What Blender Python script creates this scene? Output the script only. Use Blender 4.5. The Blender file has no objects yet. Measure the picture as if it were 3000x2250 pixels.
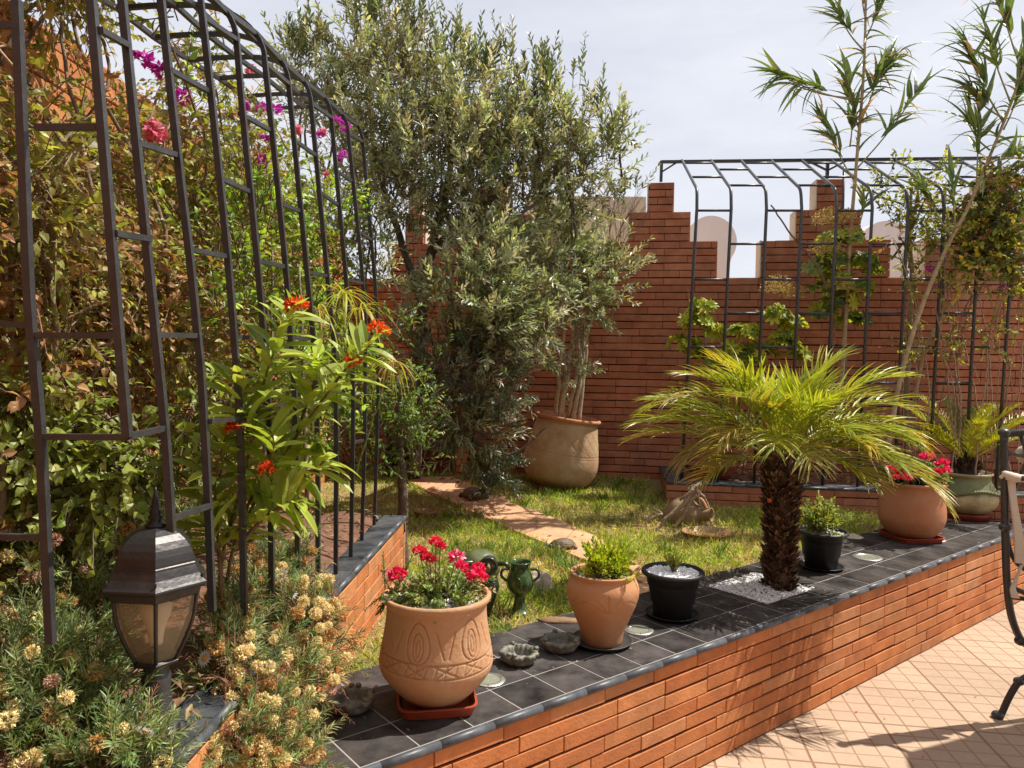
import bpy, math, random
import numpy as np
from mathutils import Vector
R = random.Random(7)
NP = np.random.RandomState(11)
S = bpy.context.scene
COL = S.collection
# ---------------------------------------------------------------- camera
F = 2200.0; CH = 1.65
TH = math.atan(75/2200.0); RO = 0.0135
FW = Vector((0, math.cos(TH), -math.sin(TH)))
R0 = Vector((1, 0, 0)); U0 = Vector((0, math.sin(TH), math.cos(TH)))
RT = R0*math.cos(RO)+U0*math.sin(RO); UP = -R0*math.sin(RO)+U0*math.cos(RO)
CAM = Vector((0, 0, CH))
def ray(px, py): return FW+RT*((px-1500)/F)-UP*((py-1125)/F)
def P(px, py, z):
    r = ray(px, py); return CAM+r*((z-CH)/r.z)
def W(px, py, Y):
    r = ray(px, py); return CAM+r*(Y/r.y)
def BK(px, py, off=0.0):          # on the back wall's face
    r = ray(px, py); t = (6.9-off)/(r.y+0.148*r.x); return CAM+r*t
cd = bpy.data.cameras.new('camera'); co = bpy.data.objects.new('camera', cd); COL.objects.link(co)
from mathutils import Matrix
m = Matrix((RT, UP, -FW)).transposed().to_4x4(); m.translation = CAM
co.matrix_world = m
cd.sensor_width = 36; cd.lens = F/3000*36; cd.clip_end = 500; cd.clip_start = 0.05
S.camera = co
# ---------------------------------------------------------------- scene objects
LOC = {}
def wl(o): return LOC.get(o.name, Vector((0, 0, 0))) if o else Vector((0, 0, 0))
def tag(o, label=None, cat=None, group=None, kind=None):
    if label: o['label'] = label
    if cat: o['category'] = cat
    if group: o['group'] = group
    if kind: o['kind'] = kind
    return o
def thing(name, label, cat, loc, group=None):
    o = bpy.data.objects.new(name, None); COL.objects.link(o)
    o.empty_display_size = 0.1
    o.location = loc; LOC[o.name] = Vector(loc)
    return tag(o, label, cat, group)
def rawmesh(name, V, Q, mat, cols=None, smooth=False, T=None):
    V = np.asarray(V, dtype=np.float32).reshape(-1, 3)
    Q = np.asarray(Q, dtype=np.int32).reshape(-1, 4) if len(Q) else np.zeros((0, 4), np.int32)
    T = np.asarray(T, dtype=np.int32).reshape(-1, 3) if T is not None and len(T) else np.zeros((0, 3), np.int32)
    me = bpy.data.meshes.new(name)
    me.vertices.add(len(V)); me.vertices.foreach_set('co', V.ravel())
    nl = Q.size+T.size
    me.loops.add(nl); me.loops.foreach_set('vertex_index', np.concatenate([Q.ravel(), T.ravel()]))
    me.polygons.add(len(Q)+len(T))
    st = np.concatenate([np.arange(len(Q))*4, Q.size+np.arange(len(T))*3]).astype(np.int32)
    me.polygons.foreach_set('loop_start', st)
    me.polygons.foreach_set('use_smooth', np.full(len(Q)+len(T), bool(smooth)))
    me.update(calc_edges=True); me.validate()
    if cols is not None:
        a = me.color_attributes.new('Col', 'FLOAT_COLOR', 'POINT')
        c = np.ones((len(V), 4), np.float32); c[:, :3] = cols
        a.data.foreach_set('color', c.ravel())
    me.materials.append(mat)
    return me
def mk(name, V, Q, mat, parent=None, cols=None, smooth=False, T=None, loc=None):
    V = np.asarray(V, dtype=np.float64).reshape(-1, 3)
    if parent is not None: base = wl(parent)
    else: base = Vector(loc) if loc is not None else Vector((0, 0, 0))
    me = rawmesh(name, V-np.array(base), Q, mat, cols, smooth, T)
    o = bpy.data.objects.new(name, me); COL.objects.link(o)
    if parent is not None: o.parent = parent
    else: o.location = base
    LOC[o.name] = Vector(base)
    return o
def place(name, me, at, parent, scale=1.0, rot=None):
    o = bpy.data.objects.new(name, me); COL.objects.link(o); o.parent = parent
    o.location = Vector(at)-wl(parent); o.scale = (scale,)*3
    if rot: o.rotation_euler = rot
    return o
# ---------------------------------------------------------------- mesh pieces
class G:
    def __init__(s): s.v = []; s.q = []; s.t = []; s.c = []; s.n = 0
    def add(s, V, Q=(), T=(), c=(1, 1, 1)):
        V = np.asarray(V, float).reshape(-1, 3)
        Q = np.asarray(Q, int).reshape(-1, 4) if len(Q) else np.zeros((0, 4), int)
        T = np.asarray(T, int).reshape(-1, 3) if len(T) else np.zeros((0, 3), int)
        s.v.append(V); s.q.append(Q+s.n); s.t.append(T+s.n)
        c = np.asarray(c, float)
        s.c.append(np.tile(c, (len(V), 1)) if c.ndim == 1 else c); s.n += len(V); return s
    def out(s, name, mat, parent=None, smooth=False, loc=None):
        if s.n == 0: return None
        return mk(name, np.concatenate(s.v), np.concatenate(s.q), mat, parent, np.concatenate(s.c), smooth, np.concatenate(s.t), loc)
    def box(s, o, u, v, w, c=(1, 1, 1)):
        o, u, v, w = [np.array(x, float) for x in (o, u, v, w)]
        V = [o, o+u, o+u+v, o+v, o+w, o+u+w, o+u+v+w, o+v+w]
        return s.add(V, [[3, 2, 1, 0], [4, 5, 6, 7], [0, 1, 5, 4], [1, 2, 6, 5], [2, 3, 7, 6], [3, 0, 4, 7]], c=c)
    def chbox(s, o, u, v, w, b=0.003, c=(1, 1, 1)):   # front (+w side) chamfered
        o, u, v, w = [np.array(x, float) for x in (o, u, v, w)]
        lu, lv, lw = [np.linalg.norm(x) for x in (u, v, w)]
        bu, bv, bw = u/lu*b, v/lv*b, w/lw*b
        V = [o, o+u, o+u+v, o+v, o+w-bw, o+u+w-bw, o+u+v+w-bw, o+v+w-bw,
             o+w+bu+bv, o+u+w-bu+bv, o+u+v+w-bu-bv, o+v+w+bu-bv]
        return s.add(V, [[3, 2, 1, 0], [8, 9, 10, 11], [0, 1, 5, 4], [1, 2, 6, 5], [2, 3, 7, 6], [3, 0, 4, 7],
                         [4, 5, 9, 8], [5, 6, 10, 9], [6, 7, 11, 10], [7, 4, 8, 11]], c=c)
    def tube(s, pts, rad, n=8, c=(1, 1, 1), cap=True, square=False):
        pts = np.array([list(p) for p in pts], float); m_ = len(pts)
        if np.isscalar(rad): rad = [rad]*m_
        V = []; prev = None
        for i in range(m_):
            t = pts[min(i+1, m_-1)]-pts[max(i-1, 0)]; t = t/(np.linalg.norm(t)+1e-9)
            if prev is None:
                a = np.array([0, 0, 1.]) if abs(t[2]) < .9 else np.array([0, 1., 0])
                if square: a = np.array([1., 0, 0]) if abs(t[0]) < .9 else np.array([0, 0, 1.])
                x = np.cross(t, a)
            else: x = prev-t*np.dot(prev, t)
            x /= np.linalg.norm(x)+1e-9; prev = x; y = np.cross(t, x)
            for k in range(n):
                an = 2*math.pi*(k+(.5 if square else 0))/n
                V.append(pts[i]+(x*math.cos(an)+y*math.sin(an))*rad[i]*(1.414 if square else 1))
        Q = []
        for i in range(m_-1):
            for k in range(n):
                Q.append([i*n+k, i*n+(k+1) % n, (i+1)*n+(k+1) % n, (i+1)*n+k])
        T = []
        if cap:
            for i, rev in ((0, True), (m_-1, False)):
                V.append(pts[i]); ci = len(V)-1
                for k in range(n):
                    a_, b_ = i*n+k, i*n+(k+1) % n
                    T.append([ci, b_, a_] if rev else [ci, a_, b_])
        return s.add(V, Q, T, c)
    def lathe(s, base, prof, n=48, c=(1, 1, 1), fn=None, axis=None, sx=1.0, rot=0.0, sq=None):
        # prof: list of (r, z); fn(angle, z, r)->dr ; axis tilt as (dx,dy) shear per height
        V = []; b = np.array(list(base), float)
        for (r, z) in prof:
            for k in range(n):
                a = 2*math.pi*k/n+rot
                rr = r+(fn(a, z, r) if fn else 0)
                V.append([b[0]+rr*math.cos(a)*sx, b[1]+rr*math.sin(a), b[2]+z])
        V = np.array(V)
        if axis is not None:
            ax = np.array(axis, float); ax /= np.linalg.norm(ax); zc = np.array([0, 0, 1.])
            x_ = np.cross([0, 1., 0], ax); x_ /= np.linalg.norm(x_); y_ = np.cross(ax, x_)
            L = V-b; V = b+L[:, :1]*x_+L[:, 1:2]*y_+L[:, 2:]*ax
        Q = []
        for i in range(len(prof)-1):
            for k in range(n):
                Q.append([i*n+k, i*n+(k+1) % n, (i+1)*n+(k+1) % n, (i+1)*n+k])
        T = []
        V = list(V)
        for i, rev in ((0, True), (len(prof)-1, False)):
            if prof[i][0] > 1e-4:
                cen = np.mean([V[i*n+k] for k in range(n)], axis=0); V.append(cen); ci = len(V)-1
                for k in range(n):
                    a_, b_ = i*n+k, i*n+(k+1) % n
                    T.append([ci, b_, a_] if rev else [ci, a_, b_])
        return s.add(V, Q, T, c)
    def blob(s, cen, r, c=(1, 1, 1), nu=16, nv=10, amp=.0, seed=0, fr=3.0):
        rr = np.array(r if hasattr(r, '__len__') else (r, r, r), float); V = []
        from mathutils import noise as nz
        for j in range(nv+1):
            ph = math.pi*j/nv
            for i in range(nu):
                a = 2*math.pi*i/nu
                d = Vector((math.sin(ph)*math.cos(a), math.sin(ph)*math.sin(a), math.cos(ph)))
                k = 1+amp*nz.noise(d*fr+Vector((seed*7.1, seed*3.3, 0)))
                V.append(np.array(list(cen))+np.array(d)*rr*k)
        Q = [[j*nu+i, (j+1)*nu+i, (j+1)*nu+(i+1) % nu, j*nu+(i+1) % nu] for j in range(nv) for i in range(nu)]
        return s.add(V, Q, c=c)
# leaf templates: along +Y, normal +Z
def leaf_t(L, Wd, n=3, bend=0.2, fold=0.12, shape='lance'):
    V = []; Q = []
    prof = {'lance': lambda t: math.sin(math.pi*min(1, t*.93+.04))**.8, 'ovate': lambda t: (math.sin(math.pi*t**.62)**.75 if 0 < t < 1 else 0.05),
            'strap': lambda t: min(1, t*6+.25)*(1-t**2.2), 'ob': lambda t: math.sin(math.pi*min(.97, t**1.5))**.7+.08}[shape]
    for i in range(n+1):
        t = i/n; w = max(.04, prof(t))*Wd/2
        if i == n: w = Wd*.03
        if i == 0: w = Wd*.08
        y = L*t*(1-bend*t*.35); z = -bend*L*t*t
        V += [[-w, y, z+fold*w*2], [0, y, z], [w, y, z+fold*w*2]]
    for i in range(n):
        a = i*3; Q += [[a, a+1, a+4, a+3], [a+1, a+2, a+5, a+4]]
    return np.array(V, float), np.array(Q, int)
def nrm(a): return a/(np.linalg.norm(a, axis=-1, keepdims=True)+1e-9)
def scatter(g, tpl, pos, d, upv, sc, cols):
    TV, TQ = tpl; n = len(pos)
    y = nrm(d); z = upv-y*np.sum(upv*y, 1, keepdims=True); z = nrm(z); x = np.cross(y, z)
    sc = np.asarray(sc).reshape(-1, 1, 1)
    V = (TV[None, :, 0:1]*x[:, None, :]+TV[None, :, 1:2]*y[:, None, :]+TV[None, :, 2:3]*z[:, None, :])*sc+pos[:, None, :]
    Q = TQ[None]+(np.arange(n)*len(TV))[:, None, None]
    g.add(V.reshape(-1, 3), Q.reshape(-1, 4), c=np.repeat(cols, len(TV), axis=0))
def pal(n, cols, var=.15):
    c = np.array([x[:3] for x in cols], float); w = np.array([x[3] if len(x) > 3 else 1 for x in cols], float)
    i = NP.choice(len(cols), n, p=w/w.sum())
    return np.clip(c[i]*(1+NP.randn(n, 1)*var)*(1+NP.randn(n, 3)*var*.3), .004, 1)
def ell(n, lobes):      # random points in ellipsoids (cx,cy,cz,rx,ry,rz); returns pos, outward dir
    lb = np.array(lobes, float); w = lb[:, 3]*lb[:, 4]*lb[:, 5]; w = w**.75
    i = NP.choice(len(lb), n, p=w/w.sum()); d = nrm(NP.randn(n, 3)); r = NP.rand(n, 1)**.45
    return lb[i, :3]+d*r*lb[i, 3:6], d, i
def shoots(gl, gt, lobes, n, slen, nl, tpl, cols, ang=40, up=.8, out=.5, rnd=.4, opp=True, droop=0., twc=(.12, .09, .06), twr=.002, sc=(.7, 1.2), zmin=None, pervar=.12, start=.15, lightn=None):
    p, o, idx = ell(n, lobes)
    d = nrm(o*out+np.array([0, 0, up])+NP.randn(n, 3)*rnd)
    ln = slen*(.6+.8*NP.rand(n, 1))
    if zmin is not None:
        k = p[:, 2] > zmin; p, o, d, ln = p[k], o[k], d[k], ln[k]; n = len(p)
    sc0 = pal(n, cols, pervar)
    a = nrm(np.cross(d, NP.randn(n, 3))); b = np.cross(d, a)
    for k in range(nl):
        t = start+(1-start)*k/max(1, nl-1)
        pp = p+d*ln*t+np.array([0, 0, -1])*droop*ln*t*t
        dd = nrm(d+np.array([0, 0, -1])*droop*2*t)
        for sgn in ((1, -1) if opp else (1 if k % 2 else -1,)):
            ph = k*(1.57 if opp else 2.4)+NP.randn(n, 1)*.25
            side = a*np.cos(ph)+b*np.sin(ph)
            an = math.radians(ang)*(1-.45*t)+NP.randn(n, 1)*.15
            ld = dd*np.cos(an)+side*sgn*np.sin(an)
            upv = nrm(np.array([.25, -.1, 1.])+NP.randn(n, 3)*.55)
            s_ = (sc[0]+(sc[1]-sc[0])*NP.rand(n))*(1-.35*max(0, t-.6)/.4)
            scatter(gl, tpl, pp, ld, upv, s_, np.clip(sc0*(1+NP.randn(n, 1)*.12), .004, 1))
    if gt is not None:
        e = p+d*ln+np.array([0, 0, -1])*droop*ln
        mid = p+d*ln*.5+np.array([0, 0, -1])*droop*ln*.25
        tri = np.array([[1, 0], [-.5, .87], [-.5, -.87]])
        for (q0, q1, r0, r1) in ((p-d*ln*.25, mid, twr*1.3, twr), (mid, e, twr, twr*.5)):
            V = np.concatenate([np.stack([q0+(a*x+b*y)*r0 for x, y in tri], 1), np.stack([q1+(a*x+b*y)*r1 for x, y in tri], 1)], 1)
            Q = np.array([[0, 1, 4, 3], [1, 2, 5, 4], [2, 0, 3, 5]])[None]+(np.arange(n)*6)[:, None, None]
            gt.add(V.reshape(-1, 3), Q.reshape(-1, 4), c=twc)
def curve(pts, n=12):      # Catmull-Rom through points
    p = [Vector(x) for x in pts]; p = [p[0]*2-p[1]]+p+[p[-1]*2-p[-2]]; out = []
    for i in range(1, len(p)-2):
        for k in range(n):
            t = k/n; a, b, c, d = p[i-1:i+3]
            out.append(.5*((2*b)+(c-a)*t+(2*a-5*b+4*c-d)*t*t+(3*b-a-3*c+d)*t**3))
    out.append(p[-2]); return out
# ---------------------------------------------------------------- materials
def mat(name, col=(.5, .5, .5), rough=.7, metal=0., attr=False, nscale=0, namp=.2, bump=0., bscale=60, transl=0., spec=.5, detail=5, col2=None, coat=0., stretch=None, big=0., foot=None, bloom=None):
    m_ = bpy.data.materials.new(name); m_.use_nodes = True; nt = m_.node_tree; N = nt.nodes; L = nt.links
    b = N['Principled BSDF']; b.inputs['Roughness'].default_value = rough; b.inputs['Metallic'].default_value = metal
    b.inputs['Specular IOR Level'].default_value = spec; b.inputs['Coat Weight'].default_value = coat
    tc = N.new('ShaderNodeTexCoord'); src = tc.outputs['Object']
    if stretch:
        mp = N.new('ShaderNodeMapping'); mp.inputs['Scale'].default_value = stretch; L.new(src, mp.inputs[0]); src = mp.outputs[0]
    if attr:
        a = N.new('ShaderNodeAttribute'); a.attribute_name = 'Col'; c = a.outputs['Color']
        if col != (.5, .5, .5):
            mx = N.new('ShaderNodeMix'); mx.data_type = 'RGBA'; mx.blend_type = 'MULTIPLY'; mx.inputs[0].default_value = 1
            L.new(c, mx.inputs[6]); mx.inputs[7].default_value = (*col, 1); c = mx.outputs[2]
    else:
        r = N.new('ShaderNodeRGB'); r.outputs[0].default_value = (*col, 1); c = r.outputs[0]
    if nscale:
        nz = N.new('ShaderNodeTexNoise'); nz.inputs['Scale'].default_value = nscale; nz.inputs['Detail'].default_value = detail; nz.inputs['Roughness'].default_value = .62
        L.new(src, nz.inputs['Vector'])
        rp = N.new('ShaderNodeMapRange'); rp.inputs[1].default_value = .3; rp.inputs[2].default_value = .7
        rp.inputs[3].default_value = 0 if col2 else 1-namp; rp.inputs[4].default_value = namp if col2 else 1+namp; L.new(nz.outputs['Fac'], rp.inputs[0])
        mx = N.new('ShaderNodeMix'); mx.data_type = 'RGBA'
        if col2:
            L.new(rp.outputs[0], mx.inputs[0]); L.new(c, mx.inputs[6]); mx.inputs[7].default_value = (*col2, 1)
        else:
            mx.blend_type = 'MULTIPLY'; mx.inputs[0].default_value = 1
            cb = N.new('ShaderNodeCombineColor'); [L.new(rp.outputs[0], cb.inputs[i]) for i in range(3)]
            L.new(c, mx.inputs[6]); L.new(cb.outputs[0], mx.inputs[7])
        c = mx.outputs[2]
    def nmix(c, sc_, lo, hi, amt, col_, blend='MIX', det=4):
        n_ = N.new('ShaderNodeTexNoise'); n_.inputs['Scale'].default_value = sc_; n_.inputs['Detail'].default_value = det; n_.inputs['Roughness'].default_value = .6; L.new(tc.outputs['Object'], n_.inputs['Vector'])
        r_ = N.new('ShaderNodeMapRange'); r_.inputs[1].default_value = lo; r_.inputs[2].default_value = hi; r_.inputs[4].default_value = amt; L.new(n_.outputs['Fac'], r_.inputs[0])
        x_ = N.new('ShaderNodeMix'); x_.data_type = 'RGBA'; x_.blend_type = blend; L.new(r_.outputs[0], x_.inputs[0]); L.new(c, x_.inputs[6]); x_.inputs[7].default_value = (*col_, 1); return x_.outputs[2]
    if big: c = nmix(c, 1.1, .40, .62, big, (.55, .50, .48), 'MULTIPLY', 7); c = nmix(c, 2.3, .56, .72, big*.6, (.52, .40, .32), 'MIX', 9)
    if bloom: c = nmix(c, bloom[0], .50, .68, bloom[1], bloom[2], 'MIX', 9)
    if foot:      # damp, soiled band round the foot with an uneven edge
        sp = N.new('ShaderNodeSeparateXYZ'); L.new(tc.outputs['Object'], sp.inputs[0]); n_ = N.new('ShaderNodeTexNoise'); n_.inputs['Scale'].default_value = 14; n_.inputs['Detail'].default_value = 6; L.new(tc.outputs['Object'], n_.inputs['Vector'])
        ma = N.new('ShaderNodeMath'); ma.operation = 'MULTIPLY_ADD'; L.new(n_.outputs['Fac'], ma.inputs[0]); ma.inputs[1].default_value = foot[0]*1.4; L.new(sp.outputs[2], ma.inputs[2])
        r_ = N.new('ShaderNodeMapRange'); L.new(ma.outputs[0], r_.inputs[0]); r_.inputs[1].default_value = foot[0]*.9; r_.inputs[2].default_value = foot[0]*1.9; r_.inputs[3].default_value = foot[2]; r_.inputs[4].default_value = 0
        x_ = N.new('ShaderNodeMix'); x_.data_type = 'RGBA'; L.new(r_.outputs[0], x_.inputs[0]); L.new(c, x_.inputs[6]); x_.inputs[7].default_value = (*foot[1], 1); c = x_.outputs[2]
    L.new(c, b.inputs['Base Color'])
    if bump:
        n2 = N.new('ShaderNodeTexNoise'); n2.inputs['Scale'].default_value = bscale; n2.inputs['Detail'].default_value = 6; L.new(src, n2.inputs['Vector'])
        bp = N.new('ShaderNodeBump'); bp.inputs['Strength'].default_value = bump; bp.inputs['Distance'].default_value = .01
        L.new(n2.outputs['Fac'], bp.inputs['Height']); L.new(bp.outputs[0], b.inputs['Normal'])
    if transl:
        tr = N.new('ShaderNodeBsdfTranslucent'); ms = N.new('ShaderNodeMixShader'); ms.inputs[0].default_value = transl
        g_ = N.new('ShaderNodeMix'); g_.data_type = 'RGBA'; g_.blend_type = 'MULTIPLY'; g_.inputs[0].default_value = 1
        L.new(c, g_.inputs[6]); g_.inputs[7].default_value = (1.05, 1, 1.1, 1) if name == 'petal' else (1.5, 1.45, .7, 1)
        L.new(g_.outputs[2], tr.inputs[0]); L.new(b.outputs[0], ms.inputs[1]); L.new(tr.outputs[0], ms.inputs[2])
        L.new(ms.outputs[0], N['Material Output'].inputs[0])
    return m_
M_brick = mat('brick', rough=.78, attr=True, nscale=9, namp=.24, bump=.22, bscale=90, big=.42, spec=.3)
M_mortar = mat('mortar', (.045, .016, .010), rough=.95)
M_cream = mat('cream_plaster', (.62, .50, .38), rough=.9, nscale=3, namp=.15, bump=.2, bscale=40)
M_white = mat('pale_plaster', (.66, .58, .57), rough=.9, nscale=2, namp=.08)
M_tile = mat('slate_tile', rough=.5, spec=.12, bloom=(4, .35, (.12, .105, .09)), attr=True, nscale=9, namp=.75, bump=.25, bscale=30, detail=8)
M_grout = mat('grout', (.30, .28, .265), rough=.9)
M_bull = mat('bullnose_slate', (.065, .072, .085), rough=.45, nscale=25, namp=.45, bump=.1)
M_leaf = mat('leaf', rough=.42, attr=True, transl=.38, spec=.4)
M_olive = mat('olive_leaf', rough=.36, attr=True, transl=.30, spec=.55)
M_palm = mat('palm_leaf', rough=.36, attr=True, transl=.30, spec=.5)
M_grass = mat('grass_blade', rough=.5, attr=True, transl=.45, spec=.3)
M_bark = mat('bark', rough=.9, attr=True, nscale=30, namp=.35, bump=.6, bscale=50)
M_petal = mat('petal', rough=.55, attr=True, transl=.3, spec=.3)
M_soil = mat('soil', (.15, .07, .042), rough=.95, nscale=14, namp=.45, bump=.8, bscale=40)
M_turf = mat('turf_soil', (.20, .17, .06), rough=.95, nscale=6, namp=.8, col2=(.32, .20, .11), bump=.8, bscale=50)
M_slab = mat('terracotta_slab', (.56, .31, .17), rough=.85, nscale=7, namp=.25, bump=.35, bscale=30)
M_iron = mat('black_iron', (.034, .034, .037), rough=.40, spec=.6, metal=.0, nscale=25, namp=.35, bump=.15, bscale=120)
M_lampmetal = mat('lamp_metal', (.030, .029, .031), rough=.40, metal=.55, nscale=14, namp=.7, col2=(.062, .057, .055), bump=.15, bscale=60)
M_terra = mat('terracotta', (.46, .245, .125), rough=.85, spec=.25, nscale=6, namp=.5, col2=(.40, .27, .165), bump=.25, bscale=70, bloom=(9, .45, (.50, .38, .27)), foot=(.05, (.28, .16, .09), .7))
M_terra2 = mat('terracotta_smooth', (.47, .22, .10), rough=.78, spec=.3, nscale=6, namp=.5, col2=(.46, .28, .16), bump=.15, bscale=50, bloom=(10, .35, (.52, .36, .24)), foot=(.055, (.27, .12, .06), .75))
M_terra3 = mat('terracotta_red', (.42, .165, .07), rough=.7, nscale=5, namp=.5, col2=(.44, .22, .12), bump=.12, bscale=40, bloom=(7, .3, (.48, .32, .22)), foot=(.05, (.22, .09, .045), .6))
M_urn = mat('weathered_terracotta', (.50, .36, .20), rough=.88, nscale=3.6, namp=1.0, col2=(.32, .15, .07), bump=.25, bscale=40, bloom=(4, .6, (.55, .45, .28)), foot=(.09, (.16, .09, .05), .8))
M_greenpot = mat('mossy_glaze', (.15, .15, .06), rough=.6, nscale=7, namp=.8, col2=(.13, .15, .065), bump=.2, bscale=40)
M_greenpot2 = mat('two_tone_glaze', rough=.6, attr=True, nscale=9, namp=.35, bump=.25, bscale=40)
M_greenglaze = mat('green_glaze', (.025, .065, .018), rough=.18, nscale=14, namp=.8, col2=(.075, .11, .03), coat=.5)
M_darkglaze = mat('dark_glaze', (.020, .026, .020), rough=.22, nscale=14, namp=.7, col2=(.06, .07, .04), coat=.4)
M_ash = mat('mossy_ceramic', (.085, .085, .06), rough=.5, nscale=30, namp=.8, col2=(.24, .23, .19), bump=.4, bscale=80)
M_blackpl = mat('black_plastic', (.014, .014, .016), rough=.45, nscale=12, namp=.3)
M_redpl = mat('red_plastic', (.30, .055, .025), rough=.45, nscale=10, namp=.25)
M_peb = mat('white_pebble', rough=.7, attr=True, nscale=60, namp=.15)
M_steel = mat('steel_ring', (.62, .60, .54), rough=.32, metal=.85)
M_cloth = mat('cream_cloth', (.62, .54, .44), rough=.9, bump=.2, bscale=100)
M_drift = mat('driftwood', (.30, .22, .15), rough=.9, nscale=25, namp=.4, bump=.5, stretch=(1, 1, 1))
M_stone = mat('stone', (.42, .34, .28), rough=.85, nscale=15, namp=.4, bump=.3)
M_shell = mat('tortoise_shell', (.08, .05, .028), rough=.6, nscale=30, namp=.9, col2=(.20, .14, .08), bump=.5, bscale=35)
M_canvas = mat('parasol_canvas', (.6, .54, .44), rough=.9)
M_bulb = mat('lamp_bulb', (.8, .78, .72), rough=.5)
def glassmat(name, tint, mixf, rough=.08, noise_=False):
    m_ = bpy.data.materials.new(name); m_.use_nodes = True; nt = m_.node_tree; N = nt.nodes; L = nt.links
    N.remove(N['Principled BSDF'])
    t = N.new('ShaderNodeBsdfTransparent'); t.inputs[0].default_value = (*tint, 1)
    g_ = N.new('ShaderNodeBsdfPrincipled'); g_.inputs['Base Color'].default_value = (tint[0]*.55, tint[1]*.5, tint[2]*.42, 1); g_.inputs['Roughness'].default_value = rough
    ms = N.new('ShaderNodeMixShader'); ms.inputs[0].default_value = mixf
    L.new(t.outputs[0], ms.inputs[1]); L.new(g_.outputs[0], ms.inputs[2]); L.new(ms.outputs[0], N['Material Output'].inputs[0])
    return m_
M_glass = glassmat('amber_glass', (.95, .91, .83), .15, .05)
M_lens = glassmat('lens_glass', (.7, .8, .75), .6)
def patio_mat():
    m_ = bpy.data.materials.new('patio_tiles'); m_.use_nodes = True; nt = m_.node_tree; N = nt.nodes; L = nt.links
    b = N['Principled BSDF']; b.inputs['Roughness'].default_value = .8
    tc = N.new('ShaderNodeTexCoord'); mp = N.new('ShaderNodeMapping'); mp.inputs['Rotation'].default_value = (0, 0, .147); L.new(tc.outputs['Object'], mp.inputs[0])
    sp = N.new('ShaderNodeSeparateXYZ'); L.new(mp.outputs[0], sp.inputs[0])
    nw = N.new('ShaderNodeTexNoise'); nw.inputs['Scale'].default_value = 3; nw.inputs['Detail'].default_value = 2; L.new(tc.outputs['Object'], nw.inputs['Vector'])
    def mth(op, a, v, c=None):
        n = N.new('ShaderNodeMath'); n.operation = op
        for i, x in enumerate((a, v, c)):
            if x is None: continue
            if isinstance(x, (int, float)): n.inputs[i].default_value = x
            else: L.new(x, n.inputs[i])
        return n.outputs[0]
    wob = mth('MULTIPLY', mth('SUBTRACT', nw.outputs['Fac'], .5), .012)
    def line(co_, step, w):
        f = mth('FRACT', mth('DIVIDE', mth('ADD', co_, wob), step), 0)
        dd = mth('MULTIPLY', mth('SUBTRACT', .5, mth('ABSOLUTE', mth('SUBTRACT', f, .5), 0)), step)
        mr = N.new('ShaderNodeMapRange'); mr.interpolation_type = 'SMOOTHSTEP'; L.new(dd, mr.inputs[0]); mr.inputs[1].default_value = w*.4; mr.inputs[2].default_value = w*1.5; mr.inputs[3].default_value = 1; mr.inputs[4].default_value = 0
        return mr.outputs[0]
    small = mth('MAXIMUM', line(sp.outputs[0], .1, .0042), line(sp.outputs[1], .1, .0042))
    big = mth('MAXIMUM', line(sp.outputs[0], .4, .0062), line(sp.outputs[1], .4, .0062))
    # tile-to-tile tint
    vx = mth('FLOOR', mth('DIVIDE', sp.outputs[0], .4), 0); vy = mth('FLOOR', mth('DIVIDE', sp.outputs[1], .4), 0)
    cb = N.new('ShaderNodeCombineXYZ'); L.new(vx, cb.inputs[0]); L.new(vy, cb.inputs[1])
    wn = N.new('ShaderNodeTexWhiteNoise'); L.new(cb.outputs[0], wn.inputs['Vector'])
    n1 = N.new('ShaderNodeTexNoise'); n1.inputs['Scale'].default_value = 2.2; n1.inputs['Detail'].default_value = 8; n1.inputs['Roughness'].default_value = .65; L.new(tc.outputs['Object'], n1.inputs['Vector'])
    n3 = N.new('ShaderNodeTexNoise'); n3.inputs['Scale'].default_value = 40; n3.inputs['Detail'].default_value = 4; L.new(tc.outputs['Object'], n3.inputs['Vector'])
    br = mth('MULTIPLY', mth('ADD', .80, mth('MULTIPLY', wn.outputs['Value'], .14)), mth('ADD', .62, mth('ADD', mth('MULTIPLY', n1.outputs['Fac'], .5), mth('MULTIPLY', n3.outputs['Fac'], .25))))
    mx = N.new('ShaderNodeMix'); mx.data_type = 'RGBA'; mx.blend_type = 'MULTIPLY'; mx.inputs[0].default_value = 1; mx.inputs[6].default_value = (.46, .335, .235, 1)
    c3 = N.new('ShaderNodeCombineColor'); [L.new(br, c3.inputs[i]) for i in range(3)]; L.new(c3.outputs[0], mx.inputs[7])
    m1 = N.new('ShaderNodeMix'); m1.data_type = 'RGBA'; L.new(mth('MULTIPLY', mth('MULTIPLY', small, n1.outputs['Fac']), 1.35), m1.inputs[0]); L.new(mx.outputs[2], m1.inputs[6]); m1.inputs[7].default_value = (.26, .14, .07, 1)
    m2 = N.new('ShaderNodeMix'); m2.data_type = 'RGBA'; L.new(mth('MULTIPLY', big, .8), m2.inputs[0]); L.new(m1.outputs[2], m2.inputs[6]); m2.inputs[7].default_value = (.24, .13, .07, 1)
    L.new(m2.outputs[2], b.inputs['Base Color'])
    bp = N.new('ShaderNodeBump'); bp.inputs['Strength'].default_value = .6; bp.inputs['Distance'].default_value = .004
    h = mth('SUBTRACT', mth('MULTIPLY', n3.outputs['Fac'], .3), mth('ADD', small, big)); L.new(h, bp.inputs['Height']); L.new(bp.outputs[0], b.inputs['Normal'])
    return m_
M_patio = patio_mat()
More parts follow.
